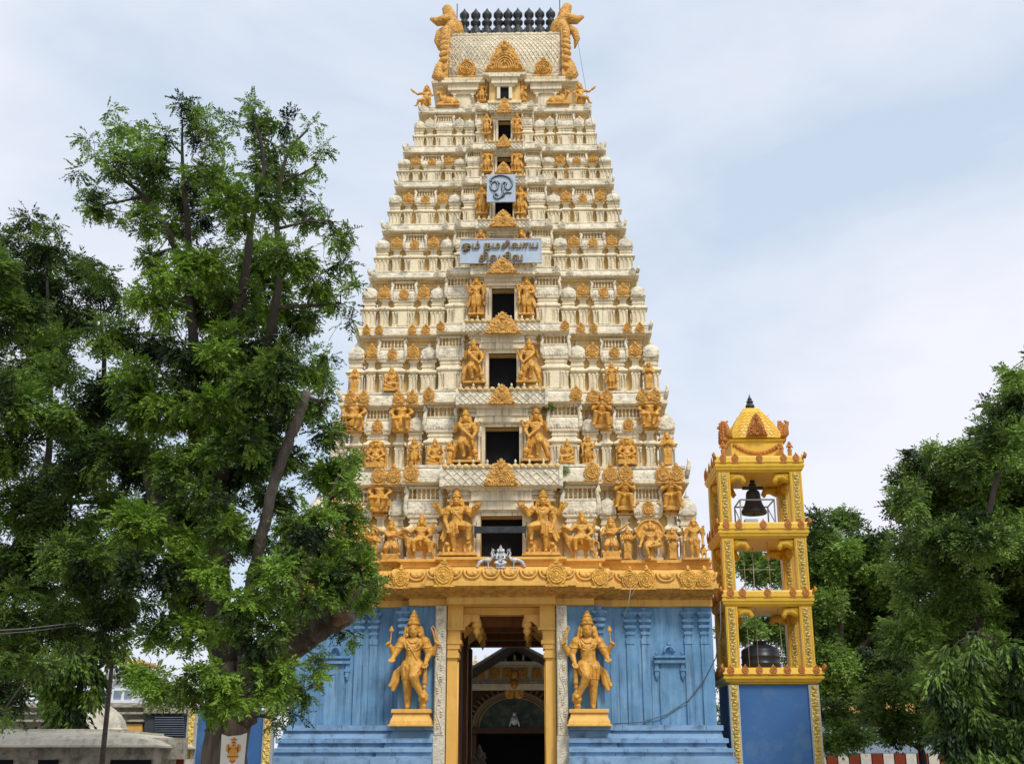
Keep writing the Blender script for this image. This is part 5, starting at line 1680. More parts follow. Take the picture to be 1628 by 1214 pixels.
arc = lambda f, y: [(cx_+rwx*f*math.cos(a_), y, cz_+ro*f*math.sin(a_)) for a_ in [PI*i/28 for i in range(29)]]
for f, r in ((1.0, .10), (.93, .07), (.86, .07)):
    m_.tube(arc(f, YS-.12), r, 6)
for i in range(25):
    a_ = PI*(i+.5)/25
    m_.cap((cx_+rwx*1.05*math.cos(a_), YS-.12, cz_+ro*1.05*math.sin(a_)), (cx_+rwx*1.17*math.cos(a_), YS-.12, cz_+ro*1.17*math.sin(a_)), .045, .04, 6)
m_.build('arch', paint('brown_stone', srgb(132, 112, 88), .2, 5, .8, (.06, .05, .04), .7), SH)
m_ = MB()
m_.rings([[(p[0], YS-y, p[2]) for p in arc(.84, 0)] for y in (-.05, .06)])
m_.build('painted_panel', M_MURAL, SH)
m_ = MB()
m_.ball((cx_, YS-.35, q(818, 1089).z), (.28, .16, .30), 10, 7)
for sx in (-1, 1):
    m_.ball((cx_+sx*.26, YS-.3, q(818, 1101).z), (.28, .10, .34), 10, 6)
    m_.ball((cx_+sx*.10, YS-.5, q(818, 1090).z), (.07, .06, .07), 7, 5)
m_.ball((cx_, YS-.3, q(818, 1072).z), (.20, .10, .28), 8, 6)
m_.build('mask_ornament', M_GOLD, SH)
m_ = MB()
m_.ball((cx_, YS-.2, q(818, 1146).z), (.20, .12, .22), 9, 6); m_.ball((cx_, YS-.2, q(818, 1135).z), (.12, .10, .13), 9, 6)
for sx in (-1, 1): m_.cap((cx_+sx*.12, YS-.2, q(818, 1140).z), (cx_+sx*.26, YS-.25, q(818, 1153).z), .06, .05, 7)
m_.build('small_idol', M_SILVER, SH)
m_ = MB(); sbox(m_, 740, 900, 1156, 1165, .30, .0); m_.build('lintel', M_BROWN, SH)
# roofed shed over the shrine
m_ = MB()
ya, yb_ = YS-5.0, YS+14
pk, l_, r_ = q(818, 1017, ya), q(745, 1062, ya), q(905, 1072, ya)
def gab(y, dz=0): return [(l_.x-3, y, l_.z-1.8+dz), (pk.x, y, pk.z+dz), (r_.x+3, y, r_.z-1.2+dz)]
m_.rings([gab(ya) + [(x, y, z-.14) for x, y, z in reversed(gab(ya))], gab(yb_) + [(x, y, z-.14) for x, y, z in reversed(gab(yb_))]])
for x in (l_.x-2.4, r_.x+2.4): m_.box(x-.08, x+.08, ya+.3, ya+.46, 0, l_.z-1.6)
m_.add([(l_.x-2.6, YS+6, 0), (r_.x+2.6, YS+6, 0), (r_.x+2.6, YS+6, r_.z-1.2), (pk.x, YS+6, pk.z-.2), (l_.x-2.6, YS+6, l_.z-1.6)], [(0, 1, 2, 3, 4)])
tag(m_.build('shed_roof', M_BLACK), 'dark gabled shed roof behind the doorway above the inner shrine', 'roof', kind='thing')
m_ = MB()
p_ = PV(817, 1022, YS-5.1)
m_.ball(p_, (.30, .15, .16), 8, 5); m_.box(p_.x-.2, p_.x+.2, p_.y-.1, p_.y+.1, p_.z, p_.z+.3)
tag(m_.build('flood_lamp', M_STEEL), 'small grey lamp housing at the shed roof peak', 'lamp')
statue('seat', 762, 1182, 1225, 50.5, 'small pale statue just inside the bottom left of the doorway', name='doorway_statue')
o = COL.objects['doorway_statue']; me = o.data.copy(); me.materials.clear(); me.materials.append(M_CONC); o.data = me

# ================================================================== LEFT SIDE
def wbox(mb, x0, x1, ytop, ybot, Y, dep, m=0):
    a, b = PV(x0, ybot if ybot else 1214, Y), PV(x1, ytop, Y)
    mb.box(a.x, b.x, Y, Y+dep, a.z if ybot else 0, b.z, m)
# blue gate wall behind the big trunk
YG2 = 37
m_ = MB(); wbox(m_, 292, 432, 1128, None, YG2, .4)
gw_ = tag(m_.build('blue_gate_wall', M_BLUED), 'plain blue wall panel with gilt edge strips behind the big tree trunk', 'wall', kind='thing')
for x0, x1 in ((293, 310), (415, 433)):
    mb = MB(); a, b = PV(x0, 1214, YG2).x, PV(x1, 1214, YG2).x
    zt_ = PV(x0, 1128, YG2).z
    mb.box(a, b, YG2-.06, YG2+.1, 0, zt_, 0); mb.box(a+.05, b-.09, YG2-.09, YG2-.06, 0, zt_-.02, 1)
    for i in range(34):
        s_ = 1 if i % 2 else -1
        mb.ball(((a+b)/2-.02+s_*.05, YG2-.09, .1+i*.1), (.05, .03, .045), 6, 4, 1)
    mb.build('carved_strip', [M_STEEL, M_BELLP], gw_)
# low concrete building with stone eaves
YL = 33
LB = empty('low_mandapa', (PV(120, 1214, YL).x, YL+3, 0), 'low weathered concrete hall with rounded stone eaves at bottom left', 'building')
m_ = MB(); wbox(m_, -260, 245, 1188, None, YL+.8, 6)
m_.build('wall', M_CONC, LB)
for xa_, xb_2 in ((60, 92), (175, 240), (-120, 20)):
    m_ = MB(); wbox(m_, xa_, xb_2, 1207, None, YL+.74, .3); m_.build('opening', M_DARK, LB)  # near-black block on the wall face stands in for shade in a gap
m_ = MB()
ze0, ze1, ze2 = PV(100, 1187, YL).z, PV(100, 1174, YL).z, PV(100, 1160, YL).z
xa, xb = PV(-260, 1180, YL).x, PV(246, 1186, YL).x
m_.rings([[(xa-o, YL+d, z), (xb+o-1.0*k2, YL+d, z), (xb+o-1.0*k2, YL+7-d, z), (xa-o, YL+7-d, z)] for z, d, o, k2 in ((ze0, 0, 0, 0), (ze0+.05, 0, 0, 0), (ze1, .12, -.1, .25), (ze1+.10, .35, -.3, .6), (ze2, .9, -.8, .85))])
m_.build('eave', M_CONCW, LB)
m_ = MB(); wbox(m_, -260, 175, 1158, 1172, YL+1.3, 5); m_.build('roof_slab', M_CONCW, LB)
m_ = MB(); wbox(m_, 218, 290, 1172, 1206, YL+1.6, .6); m_.build('side_eave', M_CONC, LB)
# striped wall at the foot
m_ = MB()
for i, x in enumerate(range(196, 300, 12)):
    wbox(m_, x, x+12, 1206, None, YL+2.4, .25, i % 2)
tag(m_.build('striped_wall', [M_STRW, M_STRR]), 'low red and white striped wall between concrete hall and blue wall', 'wall', kind='thing')
m_ = MB(); wbox(m_, -260, 296, 1118, 1210, 42, 5)
sl_ = tag(m_.build('stone_hall', M_CONC), 'old stone hall with layered parapet behind the concrete hall', 'building')
WORLD[sl_.name] = Matrix()
m_ = MB(); wbox(m_, -262, 300, 1120, 1124, 41.7, .3); wbox(m_, -262, 228, 1131, 1135, 41.7, .3); wbox(m_, -262, 228, 1143, 1147, 41.6, .4); wbox(m_, 228, 298, 1124, 1133, 41.55, .4)
m_.build('parapet_moulding', M_CONC, sl_)
m_ = MB(); wbox(m_, 228, 294, 1136, 1172, 41.7, .3); m_.build('louvred_window', M_BRICK, sl_)
m_ = MB()
for i in range(9): wbox(m_, 246, 292, 1139+i*3.6, 1140.2+i*3.6, 41.62, .1)
m_.build('louvre', M_SLATE, sl_)
m_ = MB(); wbox(m_, 150, 226, 1150, 1185, 41.7, .3); m_.build('ochre_panel', M_YEL, sl_)
m_ = MB()
p0 = PV(172, 1160, 40.5)
def stoneroof(x0, x1, y0, y1, Y):
    a, b = PV(x0, y1, Y), PV(x1, y0, Y)
    hw_, cx2, h = (b.x-a.x)/2, (a.x+b.x)/2, b.z-a.z
    return [[(cx2-hw_*f, Y-hw_*.5*f, a.z+h*g), (cx2+hw_*f, Y-hw_*.5*f, a.z+h*g), (cx2+hw_*f, Y+hw_*.5*f, a.z+h*g), (cx2-hw_*f, Y+hw_*.5*f, a.z+h*g)] for g, f in ((0, 1.05), (.10, 1.08), (.14, .95), (.35, .88), (.6, .72), (.85, .40), (1, .12))]
m_.rings(stoneroof(128, 202, 1120, 1163, 40.5))
m_.build('stone_turret', M_CONCW, sl_)
# white buildings further back
YH = 75
WB = empty('white_building', (PV(160, 1100, YH).x, YH+4, 0), 'white painted building with banded floors and small gold topped turret', 'building')
m_ = MB(); wbox(m_, 30, 62, 1085, None, YH, 8); wbox(m_, 62, 216, 1096, None, YH, 8)
wl_ = m_.build('wall', M_WHITE, WB)
m_ = MB(); wbox(m_, 160, 216, 1070, 1097, YH+.5, 6); wbox(m_, 157, 220, 1066, 1071, YH+.2, 6); wbox(m_, 182, 216, 1052, 1067, YH+1, 4)
m_.build('turret', M_WHITE, WB)
m_ = MB()
a, b = PV(196, 1056, YH), PV(220, 1047, YH)
m_.rings([[(a.x-.3*f, YH+.8-.3*f, z), (b.x+.3*f, YH+.8-.3*f, z), (b.x+.3*f, YH+3, z), (a.x-.3*f, YH+3, z)] for z, f in ((a.z, 0), (a.z+.1, 1), (b.z-.1, .8), (b.z, -.5))])
m_.build('gold_cap', M_GOLD, WB)
m_ = MB()
for x in (164, 180, 197): wbox(m_, x, x+13, 1097, 1110, YH-.06, .1)
m_.build('window', M_SLATE, WB)
m_ = MB(); wbox(m_, 30, 220, 1113, 1117, YH-.5, .6); wbox(m_, 28, 222, 1079, 1081.5, YH+.2, .6)
m_.build('floor_band', M_WHITE, WB)
m_ = MB(); wbox(m_, -60, 60, 1095, None, YH+6, 8)
tag(m_.build('grey_building', M_WHITE), 'pale plain building glimpsed behind the far left tree', 'building')
# leaning pole and wires
m_ = MB()
a, b = PV(160, 1232, 30), PV(178, 1056, 30)
m_.tube([(a.x-.02, 30, 0), a, b], [.075, .07, .055], 8)
m_.tube([b + V((-.02, 0, -.05)), b + V((.10, -.1, .10))], .03, 6)
pl_ = tag(m_.build('rusty_pole', M_RUST), 'thin rusty leaning pole in front of the concrete hall', 'pole')
m_ = MB()
m_.tube([PV(-30, 1003, 24), PV(40, 999, 24.3), PV(100, 992, 25), PV(160, 983, 26), PV(215, 972, 27)], .012, 5)
m_.tube([PV(-30, 1009, 24), PV(50, 1003, 24.3), PV(150, 990, 26)], .008, 5)
tag(m_.build('overhead_wire', M_ROPED), 'thin grey wire crossing the lower left foliage', 'wire')
m_ = MB(); m_.tube([PV(178, 1056, 30), PV(190, 1066, 29.8), PV(205, 1078, 29.5), PV(222, 1090, 29)], .02, 5)
tag(m_.build('pole_cable', M_BLACK), 'black cable dropping from the rusty pole to the tree', 'cable')
m_ = MB(); m_.tube([PV(918, 62, YCr-2), PV(926, 110, 42.6), PV(938, 180, 42), PV(950, 235, 41.4), PV(985, 350, 41)], .008, 4)
tag(m_.build('roof_wire', M_ROPED), 'hair thin wire hanging from the right roof horn', 'wire')
m_ = MB(); m_.tube([PV(1145, 955, 39.1), PV(1146, 1000, 39.3), PV(1138, 1045, 39.4), PV(1120, 1080, YW-.1), PV(1095, 1112, YW-.1), PV(1060, 1135, YW-.1), PV(1020, 1147, YW-.12), PV(975, 1150, YW-.2)], .018, 6)
tag(m_.build('wall_cable', M_ROPED), 'grey cable sagging across the right blue wall', 'cable')
m_ = MB(); m_.tube([PV(1003, 932, 38.9), PV(999, 960, 38.9), PV(985, 1000, 39.4)], .010, 5); m_.tube([PV(1012, 932, 38.9), PV(1002, 950, 38.9)], .008, 5)
tag(m_.build('cornice_string', M_ROPE), 'pale string hanging from the right cornice medallions', 'string')

# ================================================================== RIGHT SIDE
YR = 52
m_ = MB()
for i, x in enumerate(range(1296, 1640, 18)):
    wbox(m_, x, x+18, 1197, None, YR, .4, i % 2)
tag(m_.build('striped_compound_wall', [M_STRW, M_STRR]), 'red and white striped compound wall under the right hand trees', 'wall', kind='thing')
RS = empty('tiled_shed', (PV(1420, 1200, 57).x, 60, 0), 'long shed with ochre tiled roof and blue grey sheets behind right trees', 'building')
m_ = MB(); wbox(m_, 1290, 1660, 1126, None, 57, 6); m_.build('wall', M_SLATE, RS)
m_ = MB()
a, b = PV(1280, 1128, 56.4), PV(1670, 1128, 56.4)
rt = PV(1400, 1086, 62).z
m_.add([(a.x, 56.4, a.z), (b.x, 56.4, a.z), (b.x, 62, rt), (a.x, 62, rt), (a.x, 56.4, a.z-.15), (b.x, 56.4, a.z-.15), (b.x, 62, rt-.15), (a.x, 62, rt-.15)], [(0, 1, 2, 3), (4, 7, 6, 5), (0, 4, 5, 1), (1, 5, 6, 2), (2, 6, 7, 3), (3, 7, 4, 0)])
m_.build('roof', M_TILE, RS)
m_ = MB(); a, b = PV(1300, 1196, 53), PV(1520, 1150, 53)
m_.add([(a.x, 52.6, a.z), (b.x, 52.6, a.z), (b.x, 56.5, b.z), (a.x, 56.5, b.z), (a.x, 52.6, a.z-.1), (b.x, 52.6, a.z-.1), (b.x, 56.5, b.z-.1), (a.x, 56.5, b.z-.1)], [(0, 1, 2, 3), (4, 7, 6, 5), (0, 4, 5, 1), (1, 5, 6, 2), (2, 6, 7, 3), (3, 7, 4, 0)])
m_.build('awning', M_SLATE, RS)

# ================================================================== TREES
rng = np.random.default_rng(5)
def leaf_mesh(name, centres, radii, density, mat, leaf=.10, droop=.5, pairs=5, rachis=.30, strand=False, squash=.8, core=.45, tones=None, thin=None):
    """compound leaves scattered through ellipsoid clumps; every leaflet is its own small face"""
    P0, D0, T0 = [], [], []
    for ci, (c, r) in enumerate(zip(centres, radii)):
        n = max(12, int(density*r**2.2*(thin[ci] if thin is not None else 1)))
        npf = max(3, int(6*r + 4))                     # puffs inside the clump
        pd = rng.normal(size=(npf, 3)); pd /= np.linalg.norm(pd, axis=1)[:, None]
        pr = rng.uniform(core, 1.0, npf)**.7
        pc = pd*pr[:, None]*np.array([r, r, r*squash])*.85
        w = rng.uniform(.35, 1, npf); w /= w.sum()
        idx = rng.choice(npf, n, p=w)
        off = rng.normal(size=(n, 3))*np.array([1, 1, .62])*r*.22
        p = np.array(c)[None, :] + pc[idx] + off
        d = off/(np.linalg.norm(off, axis=1)[:, None] + 1e-6)*.7 + pd[idx]*.5 + rng.normal(size=(n, 3))*.45
        d[:, 2] -= droop
        d /= np.linalg.norm(d, axis=1)[:, None]
        tn = rng.uniform(-.15, .15) + rng.uniform(-.22, .22, npf)[idx] + rng.uniform(-.12, .12, n) + .5
        P0.append(p); D0.append(d); T0.append(tn)
    P_, D_, T_ = np.concatenate(P0), np.concatenate(D0), np.concatenate(T0)
    if tones is not None: T_ = T_ + tones
    n = len(P_)
    up = np.array([0, 0, 1.0])
    S_ = np.cross(D_, up); S_ /= (np.linalg.norm(S_, axis=1)[:, None] + 1e-6)
    S_ = S_*1.0 + rng.normal(size=S_.shape)*.35; S_ /= np.linalg.norm(S_, axis=1)[:, None]
    L = rachis*rng.uniform(.7, 1.25, n)
    quads, tone = [], []
    for k in range(pairs):
        f = (k + .6)/pairs
        base = P_ + D_*(L*f)[:, None] + up*(-(f**2)*droop*.25*L)[:, None]
        for sgn in (-1, 1):
            d2 = S_*sgn*(1.0 - .25*f) + D_*(.55 + .5*f) + rng.normal(size=D_.shape)*.18
            if strand: d2 = S_*sgn*.25 + D_*1.0 + rng.normal(size=D_.shape)*.08
            d2 /= np.linalg.norm(d2, axis=1)[:, None]
            nrm = np.cross(d2, D_ + rng.normal(size=D_.shape)*.5)
            nrm = np.cross(nrm, d2) if strand else nrm
            wd = np.cross(nrm, d2); wd /= (np.linalg.norm(wd, axis=1)[:, None] + 1e-6)
            ll = (leaf*rng.uniform(.75, 1.2, n)*(1.05 - .35*abs(f-.4)))[:, None]
            ww = ll*(.16 if strand else .20)
            quads.append(np.stack([base, base + d2*ll*.45 + wd*ww, base + d2*ll, base + d2*ll*.45 - wd*ww], 1))
            tone.append(T_)
    Q = np.concatenate(quads).reshape(-1, 3)
    nq = len(Q)//4
    me = bpy.data.meshes.new(name)
    me.vertices.add(len(Q)); me.loops.add(len(Q)); me.polygons.add(nq)
    me.vertices.foreach_set('co', Q.astype(np.float32).ravel())
    me.loops.foreach_set('vertex_index', np.arange(len(Q), dtype=np.int32))
    me.polygons.foreach_set('loop_start', np.arange(0, len(Q), 4, dtype=np.int32))
    me.update(calc_edges=True)
    at = me.attributes.new('tone', 'FLOAT', 'FACE')
    at.data.foreach_set('value', np.concatenate(tone).astype(np.float32))
    me.materials.append(mat)
    return me
def tree(name, label, Y, base_px, limbs, clumps, leafmat_, bark, trunk_r, density=170, leaf=.10, depth=2.4, group=None, cat='tree', twigs=True, squash=.85, droop=.5, pairs=5, rachis=.30, core=.4, seed=1, pale=(), airy=None):
    global rng
    rng = np.random.default_rng(seed); rd = random.Random(seed)
    bx, bzv = P(base_px, 1214, Y)
    root = empty(name, (bx, Y, 0), label, cat, group)
    mb = MB()
    nodes = []
    for li, (pts, r0, r1) in enumerate(limbs):
        vs = []
        for (px, py, dy) in pts:
            if py is None: vs.append(V((P(px, 1214, Y)[0], Y+dy, 0)))
            else: vs.append(PV(px, py, Y+dy))
        sm_ = []
        for i in range(len(vs)-1):
            for j in range(4):
                t = j/4
                a, b, c, d = vs[max(i-1, 0)], vs[i], vs[i+1], vs[min(i+2, len(vs)-1)]
                sm_.append(.5*((2*b) + (c-a)*t + (2*a-5*b+4*c-d)*t*t + (3*b-a-3*c+d)*t**3))
        sm_.append(vs[-1])
        n = len(sm_)
        rr = [r0 + (r1-r0)*(i/(n-1))**(.42 if li == 0 else .7 if li < 3 else .95) for i in range(n)]
        if li == 0:
            rr = [r*(1 + .35*math.exp(-max(p.z, 0)/1.6)) for r, p in zip(rr, sm_)]
        sm_ = [p + V((rd.uniform(-1, 1), rd.uniform(-1, 1), 0))*r*.18 for p, r in zip(sm_, rr)]
        rr = [r*rd.uniform(.93, 1.08) for r in rr]
        if li == 0 and pale:
            mb.tube(sm_[:9], rr[:9], 14, 0); mb.tube(sm_[8:], rr[8:], 10, 2)  # upper trunk takes the bark with leaf shade in its colour
        else:
            mb.tube(sm_, rr, 10, 1 if li in pale else 2 if pale and li > 1 else 0)
        nodes += [(p, r) for p, r in zip(sm_, rr) if p.z > 1.5]
    cs, rs_, th = [], [], []
    for cl in clumps:
        px, py, pr = cl[:3]
        dy = cl[3] if len(cl) > 3 else rd.uniform(-depth, depth)
        c = PV(px, py, Y+dy); cs.append(c); rs_.append(pr*mpp(py, Y+dy)); th.append(airy(px, py) if airy else 1)
    order = sorted(range(len(cs)), key=lambda i: cs[i].z)
    for i in order:
        c = cs[i]
        best, bd = None, 1e9
        for p, r in nodes:
            dd = (p - c).length + max(0, (p.z - c.z))*1.2
            if dd < bd: bd, best = dd, (p, r)
        p, r = best
        r0 = min(r*.7, .03 + .018*(c-p).length + rs_[i]*.03)
        mid = (p + c)/2 + V((rd.uniform(-.2, .2), rd.uniform(-.2, .2), rd.uniform(-.05, .25)))*(c-p).length*.4
        path = [p, p*.55+mid*.45, mid, mid*.45+c*.55, c]
        mb.tube(path, [r0, r0*.85, r0*.7, r0*.55, r0*.4], 6)
        nodes += [(mid, r0*.7), (c, r0*.4)]
        if twigs:
            for _ in range(int(4 + rs_[i]*4)):
                d = V((rd.gauss(0, 1), rd.gauss(0, 1), rd.gauss(.25, .8))).normalized()
                e_ = c + d*rs_[i]*rd.uniform(.6, 1.0)
                s0 = path[rd.choice((2, 3, 4))]
                m2 = (s0+e_)/2 + V((rd.uniform(-.1, .1),)*3)
                mb.tube([s0, m2, e_], [r0*.3+.006, r0*.2+.005, .004], 4)
    mb.build('trunk', [bark, M_BARKG, M_BARKD], root)
    o = bpy.data.objects.new('crown', leaf_mesh('crown', cs, rs_, density, leafmat_, leaf, droop, pairs, rachis, squash=squash, core=core, thin=th))
    place(o, root)
    return root

BIG = [(395,165,14),(422,182,20),(455,195,18),(493,198,9),(508,236,12),(470,228,14),(440,242,25),(420,272,28),(400,215,14),
 (285,165,15),(300,187,18),(325,180,11),(357,182,8),(365,197,9),(320,212,19),(352,230,16),(175,175,9),(198,197,21),(213,230,27),(140,220,10),(162,240,14),(190,262,24),(128,270,11),(150,300,16),
 (170,330,19),(138,332,8),(190,352,14),(252,215,22),(255,262,28),(232,302,28),(280,302,28),(240,352,24),(320,262,28),(350,292,30),(300,350,34),(370,332,38),(420,322,32),(468,302,22),(490,342,22),
 (512,326,10),(505,262,10),(240,412,18),(270,432,28),(330,412,42),(400,402,42),(460,402,34),(500,440,24),(530,382,18),(552,372,9),(545,422,14),(557,452,11),(541,482,14),(552,512,9),(522,350,10),
 (250,482,32),(310,482,42),(380,482,46),(440,482,38),(490,502,28),(525,472,14),(215,470,12),(230,540,38),(300,560,46),(370,560,46),(432,600,44,-2.6),(445,560,36),(490,580,30),(515,610,12),(520,560,12),
 (212,602,42),(250,642,46),(330,652,50),(405,652,46),(470,650,30),(510,640,16),(525,690,22),(548,722,20),(560,740,10),(450,722,32),(380,740,40),(300,742,46),(232,722,46),(520,762,36),(556,770,14),(490,820,40),(548,826,26),
 (500,882,42),(540,872,24),(560,932,28),(592,925,14),(575,962,18),(522,932,28),(450,862,36),(452,905,36,-3),(395,850,26,2),(300,832,42),(232,832,46),(250,902,46),(310,952,40),(330,880,30,2.4),(425,1002,32,-3),(388,960,34,-3),(478,1002,22),
 (268,1002,32),(250,1082,32,-3),(300,1092,32,-3),(345,1062,30,-3.2),(232,1058,18,-3),(380,1108,26,-3),(428,1092,24,-3),(452,1062,18,-3),(470,1082,15),(500,1062,14),(512,1040,10),(482,1102,12),(505,1085,8),(450,1112,12),(440,1142,9),(470,1135,8),
 (350,560,26,-1.6),(345,640,30,-1.6),(355,720,28,-1.8),(330,790,32,-1.8),(362,850,30,-2),(330,900,28,-2.2),(295,860,30,-1.5),(360,1010,24,-2.6),(420,1040,22,-2.6),(470,960,18,-2),(400,620,26,-2.2),(390,700,24,-2.0),(300,620,36,2.4),(420,700,30,2.4),(350,800,36,2.6),(440,790,30,2.4),(420,940,26,2.4),(270,790,36,2.4),(590,940,10),(605,915,8),(540,1000,8),(555,1012,7),(560,860,26,-1),(530,905,26,-2),(565,900,24,-2),(500,950,20,-2.6),(420,1070,20,-3),(330,1125,18,-3),(300,1000,28,-2)]
BLIMB = [([(362,None,0),(362,1150,0),(358,1060,0),(352,980,0),(345,900,0),(347,800,.2),(352,700,.2),(352,600,.1),(372,510,0),(392,430,-.1),(402,340,0),(420,260,0),(402,185,0)], .56, .03),
 ([(372,1140,0),(405,1080,-.2),(450,1030,-.5),(500,992,-.8),(543,970,-1.0)], .40, .31),
 ([(385,1080,-.2),(392,1000,-.6),(402,920,-.9),(412,870,-1.2),(430,790,-1.5),(452,720,-1.7),(472,670,-1.8),(488,622,-1.9)], .15, .09),
 ([(352,950,0),(310,900,.2),(280,850,.4),(245,790,.6),(225,700,.8),(215,600,1.0)], .26, .06),
 ([(347,860,0),(318,740,.5),(305,640,.7),(308,540,.7),(295,440,.5),(262,360,.3),(215,300,.2),(152,258,.0)], .20, .02),
 ([(352,760,0),(395,640,-.5),(425,540,-.8),(445,440,-.8),(440,340,-.6),(455,250,-.4),(490,205,-.3)], .15, .015),
 ([(300,470,.5),(300,370,.2),(290,270,0),(290,190,0)], .10, .015),
 ([(452,1025,-.5),(480,920,-.4),(510,840,-.3),(535,760,0)], .13, .03),
 ([(348,1010,0),(310,990,-.6),(270,960,-1.2)], .14, .05)]
big = tree('neem_tree', 'huge leafy tree with thick forked trunk standing before the temple tower, left', 24, 360, BLIMB, BIG, M_LEAF, M_BARK, .5, density=2300, leaf=.092, depth=2.2, pairs=7, rachis=.28, core=.55, squash=.75, seed=11, pale=(2,), airy=lambda x, y: .5 if y < 300 else .6 if y < 400 else .8)
# sawn, split end of the thick limb
m_ = MB()
e0 = PV(543, 970, 23.0)
for i in range(9):
    a = 2*PI*i/9
    c = e0 + V((-.05, .30*math.cos(a), .26*math.sin(a)))
    m_.cap(c, c + V((random.uniform(.06, .26), 0, random.uniform(-.02, .10))), .10, .03, 6)
m_.build('split_limb_end', M_WOOD, big)
LEFT = [(55,350,18),(85,357,11),(75,392,28),(22,382,20),(2,372,14),(30,432,42),(100,422,38),(142,412,14),(160,432,18),(150,452,24),(80,482,46),(10,502,46),(140,502,28),(190,482,16),(172,532,32),(100,562,46),(30,582,46),
 (30,642,42),(100,652,46),(170,622,44),(30,722,46),(110,742,46),(170,722,40),(30,812,46),(110,822,46),(180,802,40),(50,892,42),(130,902,42),(190,882,34),(20,962,36),(90,972,34),(160,962,34),(200,942,24),
 (20,1032,26),(14,1092,20),(28,1112,12),(4,1132,12),(180,1012,20),(-30,450,50),(-40,600,60),(-40,760,60),(-30,900,60),(60,520,40,2.5),(140,690,40,2.5),(60,770,40,2.5),(150,860,36,2.5),(-20,1050,40),(20,1000,34,-1),(50,1050,22,2),(30,1075,22,2),(10,1060,30),(60,1010,28),(225,965,18),(210,1000,14),(140,960,30,2),(200,860,34,2.5),(15,920,36,1),(70,930,34,1.5),(100,880,34,-2),(40,990,30,1),(5,1000,34,2),(30,1040,26,-1),(10,1100,24,1),(35,1125,14),(120,1000,24,1),(60,1060,18),(160,900,34,-2),(110,960,30,-1)]
tree('shade_tree', 'broad green tree at the far left edge, behind the overhead wire', 27, -70,
     [([(-70,None,0),(-66,1130,0),(-50,1020,0),(-20,940,0),(20,880,0),(60,800,0),(80,700,0),(78,560,0),(75,440,0)], .40, .03),
      ([(10,890,0),(80,820,.5),(150,720,.6),(165,600,.5),(160,500,.3)], .2, .03), ([(-55,1040,0),(-60,800,.4),(-40,620,.3),(0,480,.2)], .3, .03)],
     LEFT, M_LEAFD, M_BARKD, .4, density=1700, leaf=.105, depth=2.4, pairs=6, rachis=.32, seed=5, airy=lambda x, y: .6 if y < 420 else .8)
RIGHT = [(1612,592,16),(1622,642,26),(1590,652,15),(1604,702,32),(1575,642,10),(1630,702,40),(1572,702,22),(1582,742,36),(1542,732,26),(1502,722,22),(1460,722,15),(1470,742,26),(1440,762,17),(1452,792,26),(1430,802,13),(1500,782,42),(1560,792,42),
 (1612,792,42),(1470,842,30),(1440,862,17),(1530,852,42),(1600,872,46),(1462,902,30),(1522,922,42),(1592,952,46),(1630,900,44),(1482,972,32),(1550,992,40),(1612,1012,40),(1660,760,60),(1670,900,70),(1660,640,50),(1440,940,22),
 (1520,830,36,2.5),(1580,900,36,2.5),(1480,900,30,2.5),(1545,720,20,2),(1500,850,30,-3),(1560,860,34,-3),(1625,620,20),(1640,570,14),(1500,1030,34),(1450,1010,30),(1560,1050,40),(1620,1080,44),(1600,980,44,2),(1520,960,40,2.5),(1440,900,24),(1520,1080,34,2),(1580,1120,40,2.5),(1630,1150,44,2.5),(1640,980,50),(1545,760,34,1),(1590,690,30,1.5),(1620,740,40,1.5)]
tree('rain_tree', 'tall spreading green tree filling the right edge of the picture', 38, 1560,
     [([(1560,None,0),(1556,1100,0),(1552,1000,0),(1555,900,0),(1575,800,0),(1600,700,0),(1612,620,0)], .42, .04), ([(1552,1000,0),(1510,930,0),(1475,850,0),(1465,760,0)], .24, .04),
      ([(1555,940,0),(1610,880,0),(1650,800,0)], .26, .05)], RIGHT, M_LEAFB, M_BARKD, .4, density=1500, leaf=.145, depth=3.0, pairs=5, rachis=.45, seed=8)
MID = [(1300,832,17),(1342,832,19),(1382,852,22),(1322,862,28),(1370,882,28),(1402,862,11),(1300,902,32),(1350,932,36),(1402,902,26),(1420,942,32),(1312,972,36),(1382,982,36),(1440,1002,32),(1322,1042,32),(1392,1052,32),
 (1450,1052,26),(1272,860,18),(1268,930,24),(1200,902,28),(1242,902,24),(1192,992,24),(1232,992,24),(1160,1000,12),(1156,1078,12),(1262,1010,26),(1300,1100,20),(1345,1000,40,3),(1400,990,40,3),(1300,940,34,3),(1330,1080,34,2),(1380,1100,34,2),(1430,1080,32,2),(1460,1020,34,1),(1280,1050,26),(1300,1130,22),(1310,1090,26,-2),(1345,1112,24,-2),(1375,1130,22,-1),(1290,1010,26,2),(1360,900,30,2),(1420,1030,34,2),(1158,1130,14)]
tree('leafy_tree', 'dark green tree directly behind the bell tower', 60, 1330,
     [([(1330,None,0),(1332,1150,0),(1335,1060,0),(1340,960,0),(1345,860,0)], .38, .05), ([(1335,1040,0),(1260,980,0),(1200,930,0)], .2, .05), ([(1335,1060,0),(1400,1000,0),(1430,960,0)], .2, .05)],
     MID, M_LEAFB, M_BARKD, .4, density=1050, leaf=.20, depth=3.0, pairs=4, rachis=.6, seed=9)
LOWT = [(1330,1160,24),(1365,1172,20),(1400,1130,24),(1372,1120,18),(1442,1152,26),(1480,1162,18),(1420,1090,24),(1460,1100,20),(1345,1140,14),(1490,1120,18),(1440,1050,22),(1400,1040,20),(1320,1130,20),(1415,1155,18),(1505,1150,22)]
